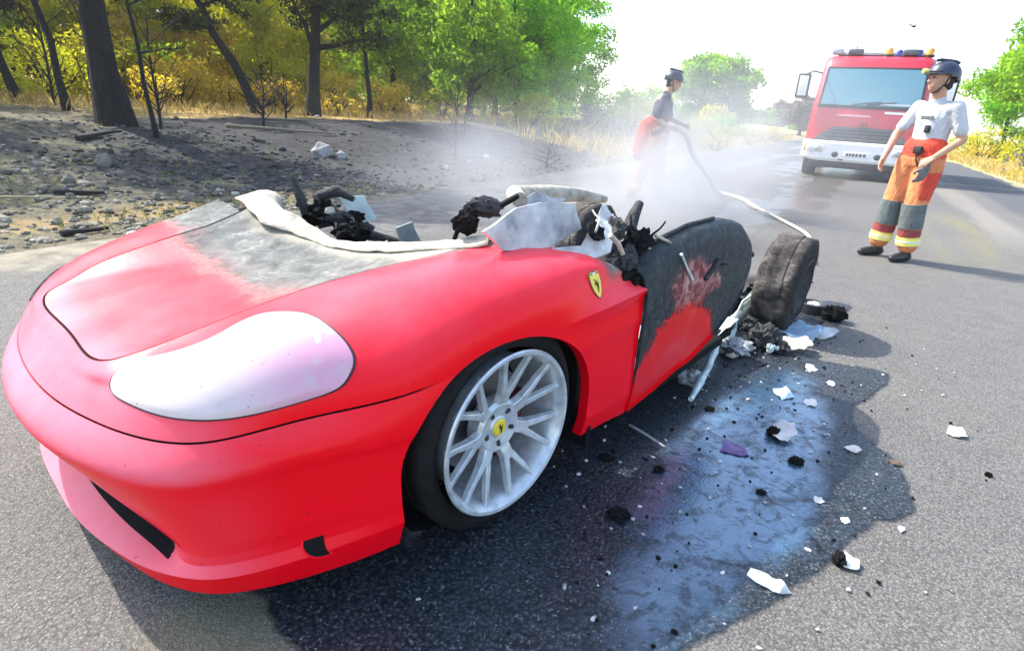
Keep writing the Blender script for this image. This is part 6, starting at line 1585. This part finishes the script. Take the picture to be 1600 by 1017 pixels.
# ================================================================== debris on the tarmac
DEB = [
    (1.301, 2.446, 0.102, 0.090, 'pale_blue', 'square pale blue shard lying in the blue wet film'),
    (1.392, 2.389, 0.070, 0.035, 'white', 'small white chip right of the square pale blue shard'),
    (1.131, 2.061, 0.114, 0.093, 'whiteblack', 'white shard with a black burnt edge in the middle of the wet patch'),
    (0.889, 1.931, 0.118, 0.074, 'purple', 'flat purple shard in the wet patch'),
    (1.384, 2.000, 0.066, 0.035, 'white', 'white oval chip near the right edge of the wet patch'),
    (1.923, 2.176, 0.092, 0.043, 'white', 'white scrap alone on the dry tarmac at the right'),
    (1.122, 1.564, 0.033, 0.029, 'white', 'tiny white chip in the lower part of the wet patch'),
    (1.081, 1.661, 0.039, 0.022, 'white', 'thin white sliver above the tiny white chip'),
    (1.023, 1.352, 0.074, 0.056, 'whiteblack', 'small scrap with a dark underside at the lower edge of the wet patch'),
    (0.754, 1.254, 0.123, 0.046, 'white', 'long white shard at the lower right of the wet patch'),
    (0.376, 1.505, 0.069, 0.032, 'black', 'black lump in the shaded wet patch below the wheel'),
    (1.108, 1.891, 0.053, 0.029, 'black', 'small black flake below the white and black shard'),
    (1.289, 1.537, 0.025, 0.029, 'white', 'tiny white chip at the rim of the wet patch'),
    (1.580, 2.796, 0.067, 0.034, 'white', 'white chip just in front of the engine debris'),
    (1.505, 1.932, 0.059, 0.020, 'brown', 'brown flake on the dry edge of the wet patch'),
    (1.834, 1.892, 0.024, 0.019, 'black', 'tiny dark pebble of debris on the dry tarmac at the right'),
    (1.739, 3.222, 0.265, 0.197, 'pale_blue', 'pale blue sheet beside the burnt rear wheel'),
    (1.900, 3.303, 0.147, 0.077, 'white', 'white folded scrap right of the pale blue sheet'),
    (1.610, 3.016, 0.200, 0.079, 'cream', 'cream coloured sheet in front of the pale blue sheet'),
    (2.056, 3.750, 0.173, 0.095, 'dark', 'dark cup shaped ring behind the pale blue sheet'),
    (2.125, 3.628, 0.143, 0.118, 'black', 'black clod right of the dark ring'),
    (1.481, 3.478, 0.235, 0.268, 'teal', 'upright pale teal shard in front of the burnt wheel'),
    (1.189, 3.023, 0.108, 0.215, 'teal', 'crumpled teal strip under the door end'),
    (1.431, 3.035, 0.165, 0.158, 'char', 'dark melted lump at the foot of the burnt wheel'),
    (1.234, 2.943, 0.182, 0.091, 'grey', 'flat grey lump left of the dark melted lump'),
    (1.455, 3.339, 0.133, 0.102, 'char', 'rusty lump between the teal shard and the wheel'),
    (0.902, 2.507, 0.049, 0.183, 'tealstrip', 'long pale trim strip torn off under the door'),
    (0.876, 2.526, 0.123, 0.080, 'grey', 'crumpled grey foil at the lower end of the pale trim strip'),
    (1.510, 3.001, 0.093, 0.078, 'char', 'small burnt lump between the wheel and the cream sheet'),
    (0.557, 1.969, 0.120, 0.110, 'twig', 'thin grey strip of metal in the shade beside the front wheel'),
    (0.379, 1.834, 0.052, 0.024, 'black', 'black crumb in the shaded wet patch'),
    (0.562, 1.784, 0.037, 0.023, 'black', 'black crumb at the edge of the blue film'),
    (0.894, 2.278, 0.039, 0.023, 'black', 'black crumb below the grey foil'),
    (1.603, 2.626, 0.044, 0.025, 'white', 'white speck left of the dry tongue in the wet patch'),
    (0.896, 1.691, 0.031, 0.018, 'black', 'dark flake in the centre of the blue film'),
]
DM = {'pale_blue': simple('debris_pale_blue', (.36, .50, .60), .35, vary=.25, scale=14), 'white': simple('debris_white', (.50, .50, .485), .7, vary=.25, scale=20), 'black': M_black, 'purple': simple('debris_purple', (.13, .07, .20), .35, vary=.3, scale=14), 'brown': simple('debris_brown', (.10, .07, .05), .9),
      'cream': simple('debris_cream', (.66, .60, .46), .8, vary=.25, scale=12), 'teal': simple('debris_pale_teal', (.46, .60, .55), .5, .15, vary=.35, scale=12, bump=.01), 'char': M_char, 'grey': simple('debris_grey', (.30, .31, .32), .55, .2, vary=.5, scale=16, bump=.008), 'dark': simple('debris_dark', (.03, .035, .04), .5)}
view_az = 0
for i, (x, y, w_, h_, k, lab) in enumerate(DEB):
    rg = random.Random(500 + i); az = math.atan2(y, x); rx = az - math.pi / 2      # long side across the line of sight
    fx = math.hypot(x, y); elev = math.atan2(1.2, fx)
    if k in ('pale_blue', 'white', 'purple', 'cream', 'brown', 'whiteblack'):
        dl = min(h_ / max(.25, math.sin(elev)), w_ * 1.5) * .8
        nn = rg.randint(5, 7); poly = []
        for j in range(nn):
            a = 2 * math.pi * (j + rg.uniform(-.3, .3)) / nn; poly.append((math.cos(a) * w_ * .52 * rg.uniform(.75, 1.1), math.sin(a) * dl * .5 * rg.uniform(.7, 1.1)))
        if i == 0: poly = [(-.5 * w_, 0), (0, -.5 * dl), (.5 * w_, 0), (0, .5 * dl)]
        M = Matrix.Translation((x, y + dl * .3, .018 + .12 * w_)) @ Matrix.Rotation(rx, 4, 'Z') @ Matrix.Rotation(rg.uniform(.05, .28), 4, 'X') @ Matrix.Rotation(rg.uniform(-.2, .2), 4, 'Y')
        root = jag('debris_shard', poly, max(.002, .03 * w_), DM['white' if k == 'whiteblack' else k], None, M, i, 3, .16 * w_, 2.2 / max(w_, .02))
        zmin = min((v_.co.z for v_ in root.data.vertices))
        for v_ in root.data.vertices: v_.co.z += .003 - zmin
        if k == 'whiteblack':
            lump('burnt_edge', (x - .30 * w_, y + dl * .3, .018), (.22 * w_, .26 * w_, .022), M_black, root, i, .5, 2)
    elif k in ('black', 'char', 'grey'):
        root = lump('debris_lump', (x, y + w_ * .3, h_ * .38), (w_ * .5, w_ * .42, h_ * .48), DM[k], None, i, .5, 3, freq=2.4)
        if k != 'black' and w_ > .08:
            for q in range(3): lump('melted_bead', (x + rg.uniform(-.5, .5) * w_, y + rg.uniform(-.3, .3) * w_, h_ * rg.uniform(.15, .7)), (w_ * .13, w_ * .11, h_ * .15), [M_ash, M_pale_metal, M_char][q], root, i * 3 + q, .5, 2)
    elif k == 'dark':
        mb = MB(); r_ = w_ * .5; mb.lathe([(r_ * .75, 0), (r_, .01), (r_ * 1.02, h_ * .7), (r_ * .9, h_ * .75), (r_ * .75, h_ * .5), (r_ * .7, .02)], 22, M=Matrix.Translation((x, y + r_, 0))); root = mb.build('debris_ring', DM[k], None, 40)
        lump('white_rag', (x, y + r_ * .8, h_ * .5), (r_ * .6, r_ * .5, h_ * .3), DM['white'], root, 3, .4, 2)
    elif k == 'teal':
        up_ = h_ * 1.05
        poly = [(-.32 * w_, 0), (-.1 * w_, .1 * up_), (.30 * w_, 0), (.46 * w_, .55 * up_), (.34 * w_, up_), (.02 * w_, .88 * up_), (-.22 * w_, .5 * up_)]
        M = Matrix.Translation((x, y, 0)) @ Matrix.Rotation(rx, 4, 'Z') @ Matrix.Rotation(rad(68), 4, 'X')
        root = jag('debris_shard', poly, .010, DM[k], None, M, i, 4, .10 * w_, 9)
        mb = MB(); mb.tube([M @ Vector((-.32 * w_, .02, .01)), M @ Vector((-.20 * w_, .5 * up_, .012)), M @ Vector((.34 * w_, up_, .0))], .010, 6); mb.build('torn_rim', M_pale_metal, root, 60)
    elif k == 'tealstrip':
        mb = MB(); a, b = Vector((x - .08, y - .16, .02)), Vector((x + .18, y + .34, .10))
        mb.tube(branchy(rg, a, b, 1, 1, 8, .03)[0], [.012, .016, .02, .018, .022, .02, .024, .012], 7); root = mb.build('debris_strip', M_pale_metal, None, 60)
    else:
        mb = MB(); mb.tube([(x - .05, y + .13, .012), (x - .01, y + .04, .03), (x + .06, y - .02, .012)], [.006, .005, .004], 6); root = mb.build('debris_strip', DM['grey'], None, 60)
    prop(root, lab, 'debris', 'burnt debris scattered on the tarmac')
# crumbs nobody could count
rg = random.Random(77); mb = MB()
for _ in range(520):
    f = rg.random(); x = .2 + 1.6 * f + rg.gauss(0, .35); y = 1.2 + 2.2 * f + rg.gauss(0, .35)
    if _ > 400: x, y = 1.6 + rg.gauss(0, .45), 3.4 + rg.gauss(0, .4)
    r_ = rg.uniform(.003, .010); bm = stone_verts(rg, r_); mb.bm(bm, rg.choice((0, 0, 0, 1, 2)), Matrix.Translation((x, y, .006)))
mb.build('debris_crumbs', [M_black, DM['white'], DM['grey']], None, kind='stuff', label='burnt crumbs sprinkled over the wet tarmac', cat='debris')

# ---- bird in the pale sky
def bird():
    r = empty('bird', (14.49, 24.89, 4.94), rad(40), label='small dark bird in the white sky above the fire engine', cat='bird')
    flesh('body', [('c', (-.10, 0, 0), (.10, 0, .01), .030, .045), ('c', (.10, 0, .01), (.19, 0, .035), .030, .026), ('c', (.21, 0, .035), (.25, 0, .03), .012, .004), ('c', (-.10, 0, 0), (-.24, 0, -.005), .024, .012)], .008, 3, M_black, r)
    for s in (-1, 1):
        mb = MB(); vs = [(.07, .02 * s, .02), (.08, .18 * s, .12), (.02, .34 * s, .15), (-.05, .20 * s, .10), (-.06, .02 * s, .01)]
        mb.add(vs + [(a, b, c - .008) for a, b, c in vs], [(0, 1, 2, 3, 4), (9, 8, 7, 6, 5)] + [(i, (i+1) % 5, 5 + (i+1) % 5, 5 + i) for i in range(5)]); mb.build('wing', M_black, r)
bird()

# ================================================================== smoke drifting from the wreck
def smoke(name, c, half, dens, scale, seed, label, color=(.66, .67, .68), lo=.42, hi=.75, rot=0.0, stretch_=(1, 1, .75)):
    t = NT(name + '_volume'); v = t.coord('Object'); q = t.xyz(v)
    r = t.n('ShaderNodeVectorMath', operation='LENGTH'); t.l(v, r.inputs[0])
    wv = t.mapping(v, scale=tuple(s * h / max(half) for s, h in zip(stretch_, half)), loc=(seed * 3.1, seed * 1.7, 0))
    nz = t.noise(wv, scale, 4, .6, .5)
    fall = t.step(r.outputs['Value'], 1.0, .25)
    d = t.math('MULTIPLY', t.math('MULTIPLY', t.step(nz, lo, hi), fall), dens)
    pv = t.n('ShaderNodeVolumePrincipled'); pv.inputs['Color'].default_value = (*color, 1); t.l(d, pv.inputs['Density']); pv.inputs['Anisotropy'].default_value = .2
    t.l(pv.outputs[0], t.out.inputs['Volume'])
    bm = bmesh.new(); bmesh.ops.create_icosphere(bm, subdivisions=3, radius=1.02); me = bpy.data.meshes.new(name); bm.to_mesh(me); bm.free()
    return obj(name, me, t.m, None, loc=c, rot=(0, 0, rot), scale=half, kind='stuff', label=label, cat='smoke')
smoke('smoke', (2.3, 8.6, .55), (1.8, 1.6, 1.5), 1.9, 1.6, 1, 'dense white smoke rising in front of the man with the hose', lo=.34, hi=.70)
smoke('smoke', (.6, 6.2, .4), (2.8, 2.4, 1.1), .85, 1.8, 2, 'thin grey smoke over the burnt cabin', lo=.38, hi=.72)
smoke('smoke', (4.2, 13.5, 1.2), (5.2, 4.2, 2.2), .17, 1.5, 3, 'pale smoke haze drifting between the man and the fire engine', lo=.30, hi=.70)
smoke('smoke', (-.9, 14.0, .9), (5.5, 4.5, 1.9), .014, 1.5, 4, 'thin smoke veil over the burnt ground', lo=.30, hi=.75)
t = NT('haze_air'); pv = t.n('ShaderNodeVolumePrincipled'); pv.inputs['Color'].default_value = (.96, .96, .95, 1); pv.inputs['Density'].default_value = .0008; pv.inputs['Anisotropy'].default_value = .35
t.l(pv.outputs[0], t.out.inputs['Volume'])
mb = MB(); mb.box((80, 190, 7.5), (520, 480, 21)); mb.build('haze', t.m, None, kind='stuff')
